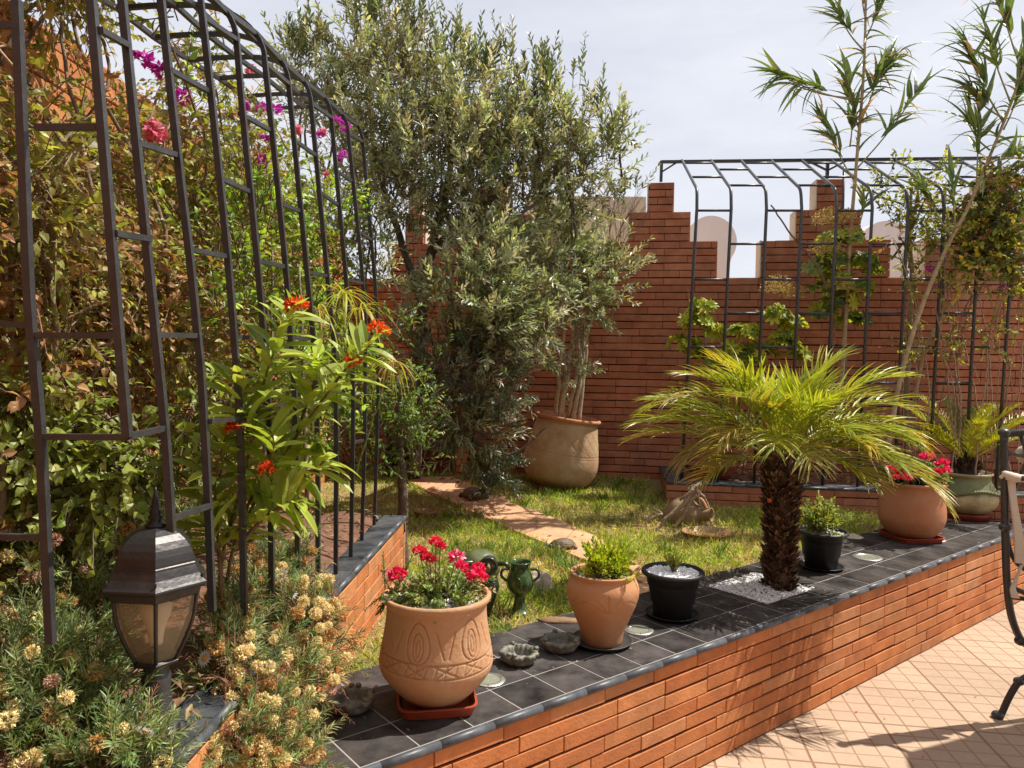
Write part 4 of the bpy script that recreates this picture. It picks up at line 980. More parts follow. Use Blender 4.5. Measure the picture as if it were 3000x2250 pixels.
# knotted cloth tie and hanging strap
g = G(); g.tube(curve([W(2930, 1400, Yc-.02), W(2945, 1390, Yc-.03), W(2965, 1398, Yc-.03), W(3000, 1402, Yc-.02), W(3050, 1405, Yc)], 5), [.008]*4+[.018]*4+[.022]*5+[.018]*8, 10); g.out('cloth_tie', M_cloth, ch, smooth=True)
def ribbon(pts, w0, w1, nm):
    g = G(); V = []; n_ = len(pts)
    for i, p in enumerate(pts):
        w_ = w0+(w1-w0)*i/(n_-1); a_ = i*.3
        V += [p+Vector((-w_, 0, 0)), p+Vector((w_, .01*math.sin(a_), 0)), p+Vector((w_, .01+.01*math.sin(a_), 0)), p+Vector((-w_, .01, 0))]
    Q = []
    for i in range(n_-1):
        for j in range(4): Q.append([i*4+j, i*4+(j+1) % 4, (i+1)*4+(j+1) % 4, (i+1)*4+j])
    g.add(V, Q); g.out(nm, M_cloth, ch, smooth=False)
ribbon(curve([W(2965, 1410, Yc-.03), W(2975, 1480, Yc-.04), W(2985, 1560, Yc-.04), W(2990, 1650, Yc-.04)], 5), .016, .022, 'hanging_ribbon')
ribbon(curve([W(2995, 1655, Yc-.04), W(2985, 1690, Yc-.05), W(2970, 1725, Yc-.06), W(2975, 1752, Yc-.07)], 5), .006, .014, 'ribbon_end')
# parasol that throws the big shade (stands beyond the right edge)
um = thing('patio_parasol', 'cream canvas parasol standing on the patio beyond the chair', 'parasol', (3.95, 2.72, 0))
g = G(); c = Vector((3.95, 2.72, 0)); g.lathe((c.x, c.y, 2.25), [(1.22, 0), (1.225, -.12), (1.215, -.12), (1.21, .0), (.6, .22), (.02, .42), (.02, .43), (.6, .235), (1.22, .012)], 8); g.out('canopy', M_canvas, um)
g = G(); g.tube([c, c+Vector((0, 0, 2.68))], .022, 12); g.out('pole', M_iron, um, smooth=True)
g = G(); g.lathe(c, [(.25, 0), (.25, .06), (.06, .09), (.03, .3)], 32); g.out('base', M_iron, um)
# unseen building added behind the camera to cut half the sky and deepen shadows
hs = thing('sky_blocker', 'red-washed wall with doors, added unseen behind the terrace to block part of the sky', 'sky_blocker', (0, -3, 0))
g = G(); g.box((-7, -3.4, 0), (14, 0, 0), (0, .4, 0), (0, 0, 5.2)); g.box((-7, -3.0, 5.2), (14, 0, 0), (0, .25, 0), (0, 0, .18)); g.out('wall', mat('red_render', (.30, .15, .09), rough=.9, nscale=3), hs)
for x in (-3.2, 0, 3.2):
    g = G(); g.box((x-.6, -2.998, .05), (1.2, 0, 0), (0, .05, 0), (0, 0, 2.3)); fr_ = g.out('door', M_drift, hs)
    g = G(); g.box((x-.48, -2.946, .3), (.96, 0, 0), (0, .012, 0), (0, 0, 1.9)); g.out('pane', mat('dark_pane', (.03, .04, .05), rough=.1), fr_)
#SECTION_PLANTS
# ---------------------------------------------------------------- grass
def fbm(x, y):
    return (np.sin(x*2.1+1.3*np.sin(y*1.7))+np.sin(y*3.3+x*1.1+.7)+.6*np.sin(x*6.3-y*4.1)+.5*np.sin(y*9.1+x*7.7))/3.1
n = 190000
gx = NP.uniform(-1.55, 3.9, n); gy = NP.uniform(2.2, 6.95, n)
q = np.stack([gx, gy], 1)-K0; t_ = q@dN
lim = 4*np.ones(n)
edge = .612+.01*np.sin(gx*40)
keep = (t_ > edge) & (gy < 6.9-.148*gx-.01) & ~((gx < -.55-(3.93-gy)*.052) & (gy < 3.95)) & ~((gx > xl-.01) & (gy > 5.85-.148*(gx-1.2)-.0))
keep &= ~((gx < -.85) & (gy > 4.3) & (NP.rand(n) < .6))
# thin out by distance and by bare patches
keep &= NP.rand(n) < np.clip(1.25-(gy-3)*.16, .35, 1)
f = fbm(gx*1.6, gy*1.6)
keep &= NP.rand(n) < np.clip(.80+f*.6, .28, 1)
gx, gy, f = gx[keep], gy[keep], f[keep]
jx, jy = NP.randn(len(gx))*.028, NP.randn(len(gx))*.028; ip = np.array([inpath(x, y) for x, y in zip(gx+jx+.03*np.sin(gy*19), gy+jy+.03*np.sin(gx*17))])
nearpath = np.zeros(len(gx), bool)
gx, gy, f = gx[~ip], gy[~ip], f[~ip]
n = len(gx); gz = np.array([lz(x, y) for x, y in zip(gx, gy)])-.004
dry = np.clip(.46-f*1.1+NP.randn(n)*.2, 0, 1)
green = pal(n, [(.26, .37, .045, 2), (.38, .47, .07, 2), (.13, .22, .035, 1.1), (.50, .54, .12, 1.6)], .2); straw = pal(n, [(.56, .44, .22), (.42, .29, .15), (.62, .52, .28)], .18)
isdry = (NP.rand(n) < dry*.75)[:, None]
cols = np.where(isdry, straw, green)
pos = np.stack([gx, gy, gz], 1); d = nrm(NP.randn(n, 3)*[.75, .75, .15]+[0, 0, .85])
g = G()
h = n//2
scatter(g, leaf_t(.048, .0055, 2, .5, .1, 'strap'), pos[:h], d[:h], nrm(NP.randn(h, 3)), .6+.9*NP.rand(h), cols[:h])
scatter(g, leaf_t(.040, .0070, 2, .25, .1, 'strap'), pos[h:], d[h:], nrm(NP.randn(n-h, 3)), .6+.9*NP.rand(n-h), cols[h:])
# taller tufts beside the path and walls
tn = 150; tp = []
for _ in range(tn):
    x, y = R.uniform(-.5, 1.3), R.uniform(4.0, 6.6)
    if R.random() < .4: x, y = R.uniform(-.45, .6), R.uniform(3.4, 4.6)
    if inpath(x, y) or y > plant_line(x)+ (0 if x > xl else 1) or FST((x, y))[1] < .63: continue
    tp.append((x, y))
tp = np.array(tp); kk = 26; pos = np.repeat(tp, kk, 0)+NP.randn(len(tp)*kk, 2)*.02; n = len(pos)
pos = np.concatenate([pos, np.array([[lz(x, y)] for x, y in pos])], 1); d = nrm(NP.randn(n, 3)*[.45, .45, .1]+[0, 0, 1])
scatter(g, leaf_t(.085, .006, 3, .45, .1, 'strap'), pos, d, nrm(NP.randn(n, 3)), .6+.8*NP.rand(n), pal(n, [(.10, .19, .025, 3), (.17, .25, .04, 2), (.36, .29, .12, 1)], .15))
o = g.out('grass', M_grass); tag(o, 'green and straw-coloured grass of the lawn', 'grass', kind='stuff')
# fallen leaves on path and lawn
n = 260; ps = []
while len(ps) < n:
    x, y = R.uniform(-.9, 1.2), R.uniform(3.6, 6.6)
    if FST((x, y))[1] > .65: ps.append([x, y, lz(x, y)+.022])
g = G(); scatter(g, leaf_t(.055, .016, bend=.25), np.array(ps), nrm(NP.randn(n, 3)*[1, 1, .1]), nrm(NP.randn(n, 3)*.3+[0, 0, 1]), .5+.7*NP.rand(n), pal(n, [(.50, .36, .16), (.36, .20, .09), (.26, .13, .07)], .2))
o = g.out('fallen_leaves', M_leaf); tag(o, 'dry yellow and brown leaves fallen on the path and lawn', 'dry leaves', kind='stuff')
g = G(); ps = []; cc = []
for _ in range(230):
    if R.random() < .6: q_ = FT(R.uniform(-.9, 4), R.uniform(.02, .6), .507)
    else:
        q_ = FT(R.uniform(-.2, 4), -R.random()**2*1.4-.02, .006)
    ps.append(q_)
n = len(ps); scatter(g, leaf_t(.020, .007, 2, .3, .2, 'ovate'), np.array(ps), nrm(NP.randn(n, 3)*[1, 1, .1]), nrm(NP.randn(n, 3)*.3+[0, 0, 1]), .3+.9*NP.rand(n), pal(n, [(.40, .28, .14, 3), (.25, .15, .08, 3), (.62, .05, .06, .5), (.55, .50, .40, 1)], .2))
o = g.out('leaf_debris', M_leaf); tag(o, 'small dry leaf scraps and fallen petals on the black tiles and patio', 'leaf debris', kind='stuff')
# ---------------------------------------------------------------- date palm
pc = FT(1.45, .335, .5); pm = thing('palm_tree', 'young date palm with stubby shaggy trunk growing from the square of white gravel', 'palm tree', tuple(pc))
base = Vector((pc[0], pc[1], .49)); base = Vector(P(2283, 1722, .5)); topc = W(2292, 1345, base.y); tz = topc.z
def axp(z): t = (z-.48)/(tz-.48); return Vector((base.x+(topc.x-base.x)*t, base.y, z))
g = G(); g.tube([axp(.47+(tz-.47)*i/12) for i in range(13)], [.056+.004*math.sin(i*.8)+.018*(i/12)**2 for i in range(13)], 20, c=(.10, .06, .035)); g.out('trunk', M_bark, pm, smooth=True)
g = G(); n = 1500
zz = NP.uniform(.49, tz+.03, n); an = np.arange(n)*2.39996; tt = (zz-.48)/(tz-.48); rr = .055+.018*tt**2
ax_ = np.array([list(axp(z)) for z in zz]); rad = np.stack([np.cos(an), np.sin(an), 0*an], 1)
scatter(g, leaf_t(.046, .026, 2, -.25, .25, 'ovate'), ax_+rad*rr[:, None]*.96-[0, 0, .01], nrm(rad*.62+[0, 0, .8]+NP.randn(n, 3)*.16), rad+NP.randn(n, 3)*.15, .55+.7*NP.rand(n), pal(n, [(.15, .085, .05, 3), (.24, .15, .09, 2), (.06, .035, .022, 3), (.34, .24, .15, .5)], .2))
g.out('trunk_scales', M_bark, pm)
g = G(); g.blob(W(2254, 1466, base.y-.10), .011, c=(.75, .16, .03)); g.out('fruit', M_petal, pm, smooth=True)
def frond(parent, b0, az, el, L, droop, nl, lfL, lfW, cols, vang=35, fwd=55, name='frond', mt=None, rw=.006, tipc=None, bare=.16, sag=.25):
    """one pinnate frond"""
    g = G(); pts = []; dirs = []
    h = np.array([math.cos(az), math.sin(az), 0]); p = np.array(list(b0), float); e = el; n_ = 26
    for i in range(n_+1):
        pts.append(p.copy()); d_ = h*math.cos(e)+np.array([0, 0, 1])*math.sin(e); dirs.append(d_); p = p+d_*L/n_; e -= droop/n_*(.4+1.2*i/n_)
    pts = np.array(pts); dirs = np.array(dirs)
    side = np.cross(h, [0, 0, 1]); side = side/np.linalg.norm(side)
    tw = R.uniform(-.25, .25)
    g.tube(pts, [rw*(1-.85*i/n_)+.0006 for i in range(n_+1)], 5, c=np.array(cols[0][:3])*1.15, cap=False)
    t = bare+(1-bare)*(np.arange(nl)+NP.rand(nl)*.4)/nl; t = np.clip(t, 0, .999)
    fi = t*n_; i0 = fi.astype(int); fr = (fi-i0)[:, None]; pos = pts[i0]*(1-fr)+pts[np.minimum(i0+1, n_)]*fr; dr = dirs[i0]
    upl = np.cross(np.tile(side, (nl, 1)), dr); 
    ll = (np.sin(np.clip((t-bare)/(1-bare), 0, 1)*math.pi*.82+.35)**.7)*(.85+.3*NP.rand(nl))
    for sg in (1, -1):
        va = math.radians(vang)*(1+.25*NP.randn(nl, 1)); fa = math.radians(fwd)*(1-.35*t[:, None])+NP.randn(nl, 1)*.10
        lat = side*sg*np.cos(va)+upl*np.sin(va)
        ld = nrm(dr*np.cos(fa)+lat*np.sin(fa)); ld = nrm(ld-[0, 0, sag*.3])
        c = pal(nl, cols, .13)
        if tipc is not None:
            w_ = (np.clip((t-.55)/.45, 0, 1)*R.random())[:, None]; c = c*(1-w_)+np.array(tipc)*w_
        scatter(g, leaf_t(lfL, lfW, 4, sag, .35, 'strap'), pos, ld, nrm(upl+NP.randn(nl, 3)*.12), ll, c)
    return g.out(name, mt or M_palm, parent)
cr = axp(tz+.0)
PC = [(.30, .34, .035, 3), (.36, .38, .045, 2), (.20, .26, .03, 2), (.44, .40, .06, 1)]
PCb = [(.42, .46, .045, 3), (.32, .38, .04, 2)]
PCo = [(.30, .28, .06, 3), (.42, .36, .10, 2), (.22, .23, .05, 2)]
nf = 40
for i in range(nf):
    t = i/nf; az = i*2.39996+R.uniform(-.15, .15)
    el = math.radians(86-58*t**.9+R.uniform(-10, 10)); L = .46+.26*math.sin(t*2.4)+R.uniform(-.09, .09); dr_ = 46+52*t
    tow = -math.sin(az)
    if abs(tow) > .3: L *= 1-.30*abs(tow)
    if tow > .4: el = max(el, math.radians(36)); dr_ *= .9
    frond(pm, Vector(cr)+Vector((math.cos(az)*.03, math.sin(az)*.03, .05-.06*t)), az, el, L, math.radians(dr_+6), 22, .22+.03*R.random(), .0150, PCb if t < .4 else (PC if t < .8 else PCo), vang=34, fwd=54, tipc=((.66, .42, .05) if R.random() < .5 else (.45, .30, .16)) if R.random() < .6 else None, sag=.15+.22*t, bare=.30)
for (az, el, L, dr_, tc_) in ((-.46, 16, .84, 84, (.5, .44, .2)), (.0, 30, .72, 66, None), (2.95, 22, .80, 46, (.66, .40, .03)), (3.3, 30, .84, 48, None), (-2.75, 8, .52, 50, (.68, .36, .03)), (-.22, 22, .74, 80, None), (.2, 38, .68, 58, None), (2.8, 40, .78, 50, None), (-.9, 14, .50, 60, None), (-.75, 26, .60, 66, None)):
    frond(pm, Vector(cr)+Vector((0, 0, .0)), az, math.radians(el), L, math.radians(dr_), 30, .235, .0145, PCo if tc_ else PC, vang=26, fwd=52, tipc=tc_, sag=.2, bare=.22)
# ---------------------------------------------------------------- sago palm
sg = thing('sago_palm', 'sago palm with stiff yellow-green feather fronds in the mossy green pot', 'sago palm', tuple(at6+Vector((0, 0, .27))))
sb = at6+Vector((0, 0, .27)); g = G(); g.blob(sb+Vector((0, 0, .05)), (.085, .085, .09), c=(.05, .035, .025), amp=.2); n = 420
d = nrm(NP.randn(n, 3)); d[:, 2] = np.abs(d[:, 2]); scatter(g, leaf_t(.05, .022, 2, -.2, .25, 'ovate'), np.array(sb)+[0, 0, .04]+d*.078, nrm(d+[0, 0, .8]), d, .5+.6*NP.rand(n), pal(n, [(.09, .055, .035), (.16, .10, .06), (.04, .03, .02)], .2)); g.out('trunk', M_bark, sg)
SC = [(.40, .40, .025, 3), (.32, .35, .02, 2), (.50, .46, .03, 1)]
SCd = [(.10, .14, .03, 2), (.15, .18, .04, 1)]
for i, (az, el, L, dk) in enumerate(((2.9, 48, .52, 0), (2.55, 34, .55, 1), (2.2, 60, .50, 0), (-2.8, 30, .50, 0), (1.5, 62, .46, 1), (-1.6, 66, .42, 0), (-1.9, 50, .40, 0), (.55, 52, .48, 0), (.15, 42, .52, 0), (-.2, 30, .56, 0), (-.7, 48, .46, 0), (-1.2, 40, .40, 0), (.9, 50, .48, 1), (2.0, 45, .5, 1), (3.4, 40, .42, 0), (-.45, 62, .44, 0))):
    frond(sg, sb+Vector((0, 0, .10)), az, math.radians(el+4), L*1.28, math.radians(34), 66, .105, .0085, SCd if dk else SC, vang=32, fwd=62, sag=.1, rw=.0045, bare=.18)
#SECTION_POTPLANTS
# ---------------------------------------------------------------- flower heads
def head_mesh(name, n, r, tpl, cols, flat=.8, hemi=True, mt=None):
    g = G(); d = nrm(NP.randn(n, 3))
    if hemi: d[:, 2] = np.abs(d[:, 2])*.9-.15; d = nrm(d)
    scatter(g, tpl, d*r*.55*[1, 1, flat], nrm(d+NP.randn(n, 3)*.45), nrm(NP.randn(n, 3)), .7+.6*NP.rand(n), pal(n, cols, .12))
    return rawmesh(name, np.concatenate(g.v), np.concatenate(g.q), mt or M_petal, np.concatenate(g.c))
H_pink = [head_mesh('pink_head', 110, .028, leaf_t(.017, .010, 2, .3, .1, 'ob'), [(.78, .02, .10, 3), (.85, .06, .20, 2), (.70, .01, .05, 1)]) for _ in range(2)]
H_red = head_mesh('red_head', 100, .026, leaf_t(.015, .009, 2, .3, .1, 'ob'), [(.74, .02, .07, 3), (.80, .06, .12, 2)])
H_pw = head_mesh('pink_white_head', 110, .026, leaf_t(.015, .009, 2, .3, .1, 'ob'), [(.80, .04, .16, 2), (.85, .55, .65, 1)])
H_milk = head_mesh('milkweed_head', 90, .026, leaf_t(.016, .006, 2, .2, .1, 'ob'), [(.75, .06, .015, 3), (.85, .28, .02, 2)])
H_tan = [head_mesh('tan_head', 230, .021, leaf_t(.0085, .0045, 2, .2, .1, 'ob'), c, flat=.9, hemi=False) for c in ([(.86, .74, .38, 3), (.78, .60, .26, 1), (.92, .84, .56, 1)], [(.55, .33, .12, 2), (.66, .42, .16, 2)], [(.58, .34, .24, 2), (.68, .46, .36, 1)])]
H_pur = head_mesh('bract_head', 34, .030, leaf_t(.028, .020, 2, .3, .2, 'ovate'), [(.55, .03, .42, 2), (.65, .06, .50, 2)])
H_rose = head_mesh('rose_head', 60, .024, leaf_t(.024, .022, 2, .5, .3, 'ovate'), [(.80, .20, .28, 2), (.85, .38, .42, 1)], hemi=False)
H_fl2 = head_mesh('spike_head', 60, .030, leaf_t(.02, .006, 2, .2, .1, 'ob'), [(.35, .20, .08, 2), (.46, .30, .12, 1)])
def daisy():
    g = G(); n = 16; a = np.arange(n)*2*math.pi/n; d = np.stack([np.cos(a), np.sin(a), .15+0*a], 1)
    scatter(g, leaf_t(.016, .005, 2, .1, .1, 'ob'), d*.004, d, np.tile([0, 0, 1.], (n, 1)), np.ones(n), np.full((n, 3), .82)); g.blob((0, 0, .002), (.006, .006, .004), c=(.80, .45, .04), nu=8, nv=5)
    return rawmesh('daisy_head', np.concatenate(g.v), np.concatenate(g.q), M_petal, np.concatenate(g.c))
H_daisy = daisy()
LT_small = leaf_t(.030, .013, 3, .3, .15, 'ovate')
def potplant(name, label, at, z, r, h, n, slen, nl, tpl, cols, cat='plant', **kw):
    t = thing(name, label, cat, (at[0], at[1], at[2]+z)); gl, gt = G(), G()
    shoots(gl, gt, [(at[0], at[1], at[2]+z+h*.25, r*.5, r*.5, h*.25)], n, slen, nl, tpl, cols, zmin=at[2]+z-.03, **kw)
    gl.out('foliage', M_leaf, t); gt.out('stems', M_bark, t); return t
GREENS = [(.16, .22, .06, 2), (.10, .15, .045, 2), (.24, .26, .10, 1), (.20, .15, .08, .6)]
v1 = potplant('verbena', 'trailing verbena with pink heads in the large carved pot', at1+Vector((0, .03, 0)), .33, .20, .05, 120, .085, 7, leaf_t(.026, .014, 3, .35, .2, 'ovate'), [(.28, .36, .10, 2), (.18, .26, .07, 2), (.40, .42, .18, 1), (.34, .26, .14, .6)], cat='flowering plant', up=.45, out=.8, ang=55, opp=True, droop=.15)
for (px, py, hm, s) in ((1163, 1686, H_pink[0], 1.0), (1228, 1618, H_red, .95), (1258, 1640, H_red, .9), (1276, 1590, H_red, .85), (1337, 1635, H_pw, 1.05), (1352, 1662, H_pink[1], .75), (1396, 1690, H_pink[0], 1.1), (1402, 1668, H_pink[1], .8), (1290, 1602, H_red, .75), (1246, 1632, H_red, .7)):
    Yp = at1.y-.02+R.uniform(-.05, .05); c = W(px, py, Yp); place('flower_head', hm, c, v1, s*1.12, (R.uniform(-.6, .1), R.uniform(-.4, .4), R.random()*6))
    g = G(); g.tube(curve([Vector((at1.x+(c.x-at1.x)*.45, at1.y, at1.z+.33)), Vector((at1.x+(c.x-at1.x)*.75, Yp, at1.z+.33+(c.z-at1.z-.33)*.6)), c], 4), .0016, 5, c=(.12, .13, .05)); g.out('flower_stalk', M_bark, v1)
gl = G(); gt = G()
shoots(gl, gt, [(at1.x-.16, at1.y, at1.z+.355, .05, .05, .015)], 9, .09, 7, leaf_t(.022, .010, 3, .3, .15, 'ovate'), GREENS, up=.05, out=1.0); gl.out('trailing_foliage', M_leaf, v1); gt.out('trailing_stems', M_bark, v1)
v2 = potplant('succulent', 'bright yellow-green leafy succulent in the round-shouldered terracotta pot', at2+Vector((.01, .01, 0)), .255, .135, .11, 95, .085, 7, leaf_t(.032, .012, 3, -.1, .15, 'ob'), [(.36, .42, .03, 3), (.28, .36, .03, 2), (.44, .46, .06, 1)], cat='succulent', up=1.0, out=.7, ang=42)
g = G(); b0 = at2+Vector((.01, .01, .245))
for k in range(7):
    a = k*.9; g.tube([b0, b0+Vector((math.cos(a)*.02, math.sin(a)*.02, .03)), b0+Vector((math.cos(a)*.035, math.sin(a)*.03, .07))], [.008, .006, .004], 7, c=(.20, .12, .07))
g.out('woody_stems', M_bark, v2)
v3 = potplant('seedling', 'tiny feathery yellow-green sprig among white pebbles in the black pot', at3+Vector((-.0, 0, 0)), .20, .04, .06, 34, .055, 9, leaf_t(.016, .003, 2, .1, .1, 'lance'), [(.36, .42, .05), (.30, .36, .05)], up=1.2, out=.4, ang=50)
v4 = potplant('young_shrub', 'small leafy shrub with green and bronze leaves in the black pot by the palm', at4, .19, .17, .15, 60, .12, 8, leaf_t(.034, .014, 3, .2, .15, 'lance'), [(.28, .33, .06, 2), (.18, .24, .05, 2), (.38, .36, .10, 1), (.30, .17, .08, .5)], cat='shrub', up=1.0, out=.65, ang=55)
v5 = potplant('geranium', 'bushy geranium with red and pink blooms in the smooth terracotta pot', at5, .36, .30, .12, 170, .09, 6, leaf_t(.034, .028, 3, .35, .25, 'ovate'), [(.20, .26, .08, 2), (.14, .20, .06, 2), (.30, .30, .12, 1)], cat='flowering plant', up=.7, out=.7, ang=60)
for (px, py, hm, s) in ((2612, 1378, H_red, 1.2), (2640, 1392, H_pink[1], 1.1), (2672, 1368, H_red, 1.15), (2698, 1388, H_pw, 1.1), (2715, 1340, H_pink[0], 1.2), (2760, 1362, H_pink[0], 1.3), (2745, 1385, H_red, 1.1), (2730, 1390, H_red, 1.0), (2625, 1400, H_red, 1.0), (2770, 1380, H_pink[1], .9), (2660, 1400, H_pink[0], .9)):
    place('flower_head', hm, W(px, py, at5.y-R.uniform(.06, .20)), v5, s*1.25, (R.uniform(-.5, .1), R.uniform(-.4, .4), R.random()*6))
#SECTION_BIGPLANTS
# ---------------------------------------------------------------- olive trees
LT_ol = leaf_t(.070, .0195, 3, .12, .15, 'lance')
OL = [(.32, .34, .19, 3), (.40, .43, .24, 2), (.17, .19, .10, 2), (.50, .51, .36, 1.5), (.19, .16, .10, .8)]
def plobes(lst, sy=.8):
    out = []
    for (px, py, Y, r) in lst:
        c = W(px, py, Y); rr = r*Y/F; out.append((c.x, c.y, c.z, rr, rr*sy, rr))
    return out
ot = thing('olive_tree', 'large olive tree with grey-green crown and dark trunk left of the brick merlons', 'olive tree', tuple(LW(1225, 1380)))
lob = plobes([(960, 230, 5.7, 110), (1080, 170, 5.8, 130), (1200, 260, 5.7, 150), (1330, 250, 5.8, 120), (1400, 380, 5.6, 150), (1560, 420, 5.7, 140), (1680, 430, 5.8, 120), (1660, 560, 5.7, 120), (1500, 560, 5.6, 150),
              (1300, 480, 5.5, 180), (1780, 470, 5.8, 80), (1790, 380, 5.8, 55), (900, 300, 5.8, 70), (1130, 420, 5.6, 160), (1000, 380, 5.8, 90), (1180, 600, 5.6, 130), (1380, 640, 5.7, 110), (1100, 690, 5.9, 60), (1080, 560, 5.9, 80), (1040, 640, 5.9, 50), (1120, 820, 5.9, 50), (1200, 980, 5.7, 55), (1010, 560, 5.9, 70)])
gl, gt = G(), G()
shoots(gl, gt, lob, 1650, .24, 8, LT_ol, OL, ang=52, up=.75, out=.6, rnd=.5, twr=.0022, pervar=.22)
lob2 = plobes([(900, 130, 5.7, 30), (1075, 60, 5.8, 50), (1210, 110, 5.8, 45), (1330, 170, 5.8, 40), (1490, 200, 5.7, 30), (1690, 230, 5.7, 22), (1765, 330, 5.7, 25), (1780, 430, 5.7, 25), (860, 180, 5.7, 40), (1130, 50, 5.8, 40), (1400, 200, 5.7, 45), (1580, 270, 5.7, 50)])
shoots(gl, gt, lob2, 120, .30, 10, LT_ol, [(.16, .20, .07), (.12, .15, .06), (.2, .22, .1)], ang=42, up=1.3, out=.3, rnd=.25, twr=.002)
gl.out('crown', M_olive, ot); gt.out('twigs', M_bark, ot)
g = G(); bc = (.10, .075, .055)
tb = LW(1215, 1400)
def limb(g, pts, r0, r1, c=bc, n=8):
    cv = curve(pts, 6); m_ = len(cv); g.tube([v+Vector((R.uniform(-1, 1), R.uniform(-1, 1), 0))*.006 for v in cv], [r0+(r1-r0)*i/m_ for i in range(m_)], n, c=c)
limb(g, [tb, W(1225, 1150, 5.85), W(1240, 900, 5.8), W(1262, 740, 5.75), W(1300, 600, 5.7)], .055, .028)
limb(g, [W(1240, 900, 5.8), W(1180, 720, 5.8), W(1120, 540, 5.75), W(1080, 330, 5.75)], .035, .012)
limb(g, [W(1262, 740, 5.75), W(1380, 620, 5.65), W(1470, 560, 5.6), W(1560, 420, 5.65)], .035, .010)
limb(g, [W(1300, 600, 5.7), W(1320, 450, 5.7), W(1300, 300, 5.7), W(1240, 190, 5.7)], .028, .008)
limb(g, [W(1380, 620, 5.65), W(1420, 660, 5.5), W(1500, 640, 5.5), W(1620, 560, 5.6)], .022, .008)
limb(g, [W(1180, 720, 5.8), W(1230, 860, 5.6), W(1260, 980, 5.5), W(1290, 1120, 5.4)], .018, .006)
for _ in range(26):
    a = R.choice(lob); s_ = Vector((R.uniform(-.4, .4), R.uniform(-.3, .3), R.uniform(-.3, .2))); p_ = Vector(a[:3]); limb(g, [p_-Vector((0, 0, .35))+s_*.4, p_+s_*.2, p_+Vector((R.uniform(-.2, .2), 0, .3))], .010, .003, n=5)
g.out('trunk', M_bark, ot, smooth=True)
# potted olive in the urn
po = thing('potted_olive', 'olive bush with several pale upright stems growing from the leaning urn', 'olive tree', tuple(at7+ax7*.54))
lob = plobes([(1400, 770, 5.3, 100), (1310, 860, 5.2, 100), (1440, 870, 5.2, 110), (1560, 800, 5.6, 110), (1680, 760, 6.2, 110), (1790, 800, 6.2, 70), (1700, 880, 6.1, 90), (1540, 930, 5.4, 90), (1430, 980, 5.2, 90), (1640, 690, 6.2, 80), (1560, 1030, 5.9, 60), (1670, 1090, 6.1, 35)])
gl, gt = G(), G(); shoots(gl, gt, lob, 850, .20, 8, LT_ol, [(.34, .37, .22, 3), (.44, .46, .31, 2), (.23, .26, .14, 2)], ang=52, up=.55, out=.8, rnd=.45, twr=.002, pervar=.2)
gl.out('crown', M_olive, po); gt.out('twigs', M_bark, po)
ub = at7+ax7*.53
for (dx, pts) in ((-.10, [(1640, 1080), (1650, 950), (1610, 850)]), (-.05, [(1668, 1060), (1680, 930), (1660, 800)]), (.0, [(1690, 1080), (1693, 940), (1680, 780)]), (.05, [(1705, 1070), (1712, 950), (1720, 820)]), (.10, [(1712, 1090), (1720, 980), (1735, 930), (1760, 850)]), (.03, [(1700, 1100), (1690, 980), (1640, 860)]), (-.08, [(1655, 1100), (1640, 1000), (1570, 930)])):
    g = G(); limb(g, [Vector((ub.x+dx, ub.y+R.uniform(-.05, .05), ub.z))]+[W(x, y, 6.25+dx) for x, y in pts], .019, .010, c=(.36, .30, .21)); g.out('stem', M_bark, po, smooth=True)
# shaded oleander-like mass between olive and path
ol = thing('dense_bush', 'dark grey-leaved bush hanging low over the end of the path', 'bush', tuple(LW(1330, 1395)))
lob = plobes([(1330, 1060, 5.3, 90), (1420, 1090, 5.3, 110), (1310, 1180, 5.2, 110), (1400, 1230, 5.2, 90), (1480, 1140, 5.4, 60), (1360, 1310, 5.3, 70), (1250, 1080, 5.4, 60), (1450, 1290, 5.4, 30)])
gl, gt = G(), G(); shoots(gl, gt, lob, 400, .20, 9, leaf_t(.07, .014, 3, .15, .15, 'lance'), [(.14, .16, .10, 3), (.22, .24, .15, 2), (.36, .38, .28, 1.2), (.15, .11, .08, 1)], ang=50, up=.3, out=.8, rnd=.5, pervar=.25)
lob = plobes([(1480, 1380, 5.5, 45), (1420, 1390, 5.4, 30), (1370, 1000, 5.2, 30)])
shoots(gl, gt, lob, 50, .15, 7, leaf_t(.07, .015, 3, .3, .15, 'lance'), [(.09, .13, .08), (.05, .08, .05)], ang=60, up=.4, out=.6)
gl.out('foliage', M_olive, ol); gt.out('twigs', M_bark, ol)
g = G()
for pts in ([(1330, 1390), (1310, 1250), (1270, 1100), (1290, 950)], [(1380, 1330), (1400, 1200), (1440, 1100)], [(1420, 1340), (1500, 1330), (1560, 1290), (1600, 1250)], [(1300, 1240), (1240, 1150), (1190, 1050)]):
    limb(g, [W(x, y, 5.35) for x, y in pts], .012, .004)
g.out('branches', M_bark, ol, smooth=True)
# bare twiggy shrub against the wall
bt = thing('bare_shrub', 'leafless reddish twiggy shrub against the wall right of the olive', 'shrub', tuple(LW(1740, 1380)))
g = G()
def twig(g, p, d, L, r, depth):
    q = p+d*L; m_ = p+d*L*.5+Vector((R.uniform(-1, 1), R.uniform(-1, 1), R.uniform(-1, 1)))*L*.06
    g.tube([p, m_, q], [r, r*.85, r*.65], 5, c=(.20, .12, .085), cap=False)
    if depth > 0:
        for _ in range(R.choice((2, 3, 3))):
            dd = (d+Vector((R.uniform(-1, 1), R.uniform(-.6, .6), R.uniform(-.4, .8)))*.55).normalized(); twig(g, p+d*L*R.uniform(.5, 1), dd, L*R.uniform(.6, .85), r*.6, depth-1)
st = W(1720, 960, 6.45); g.tube([W(1735, 1010, 6.5), st, W(1760, 860, 6.45)], [.008, .007, .006], 6, c=(.2, .12, .085))
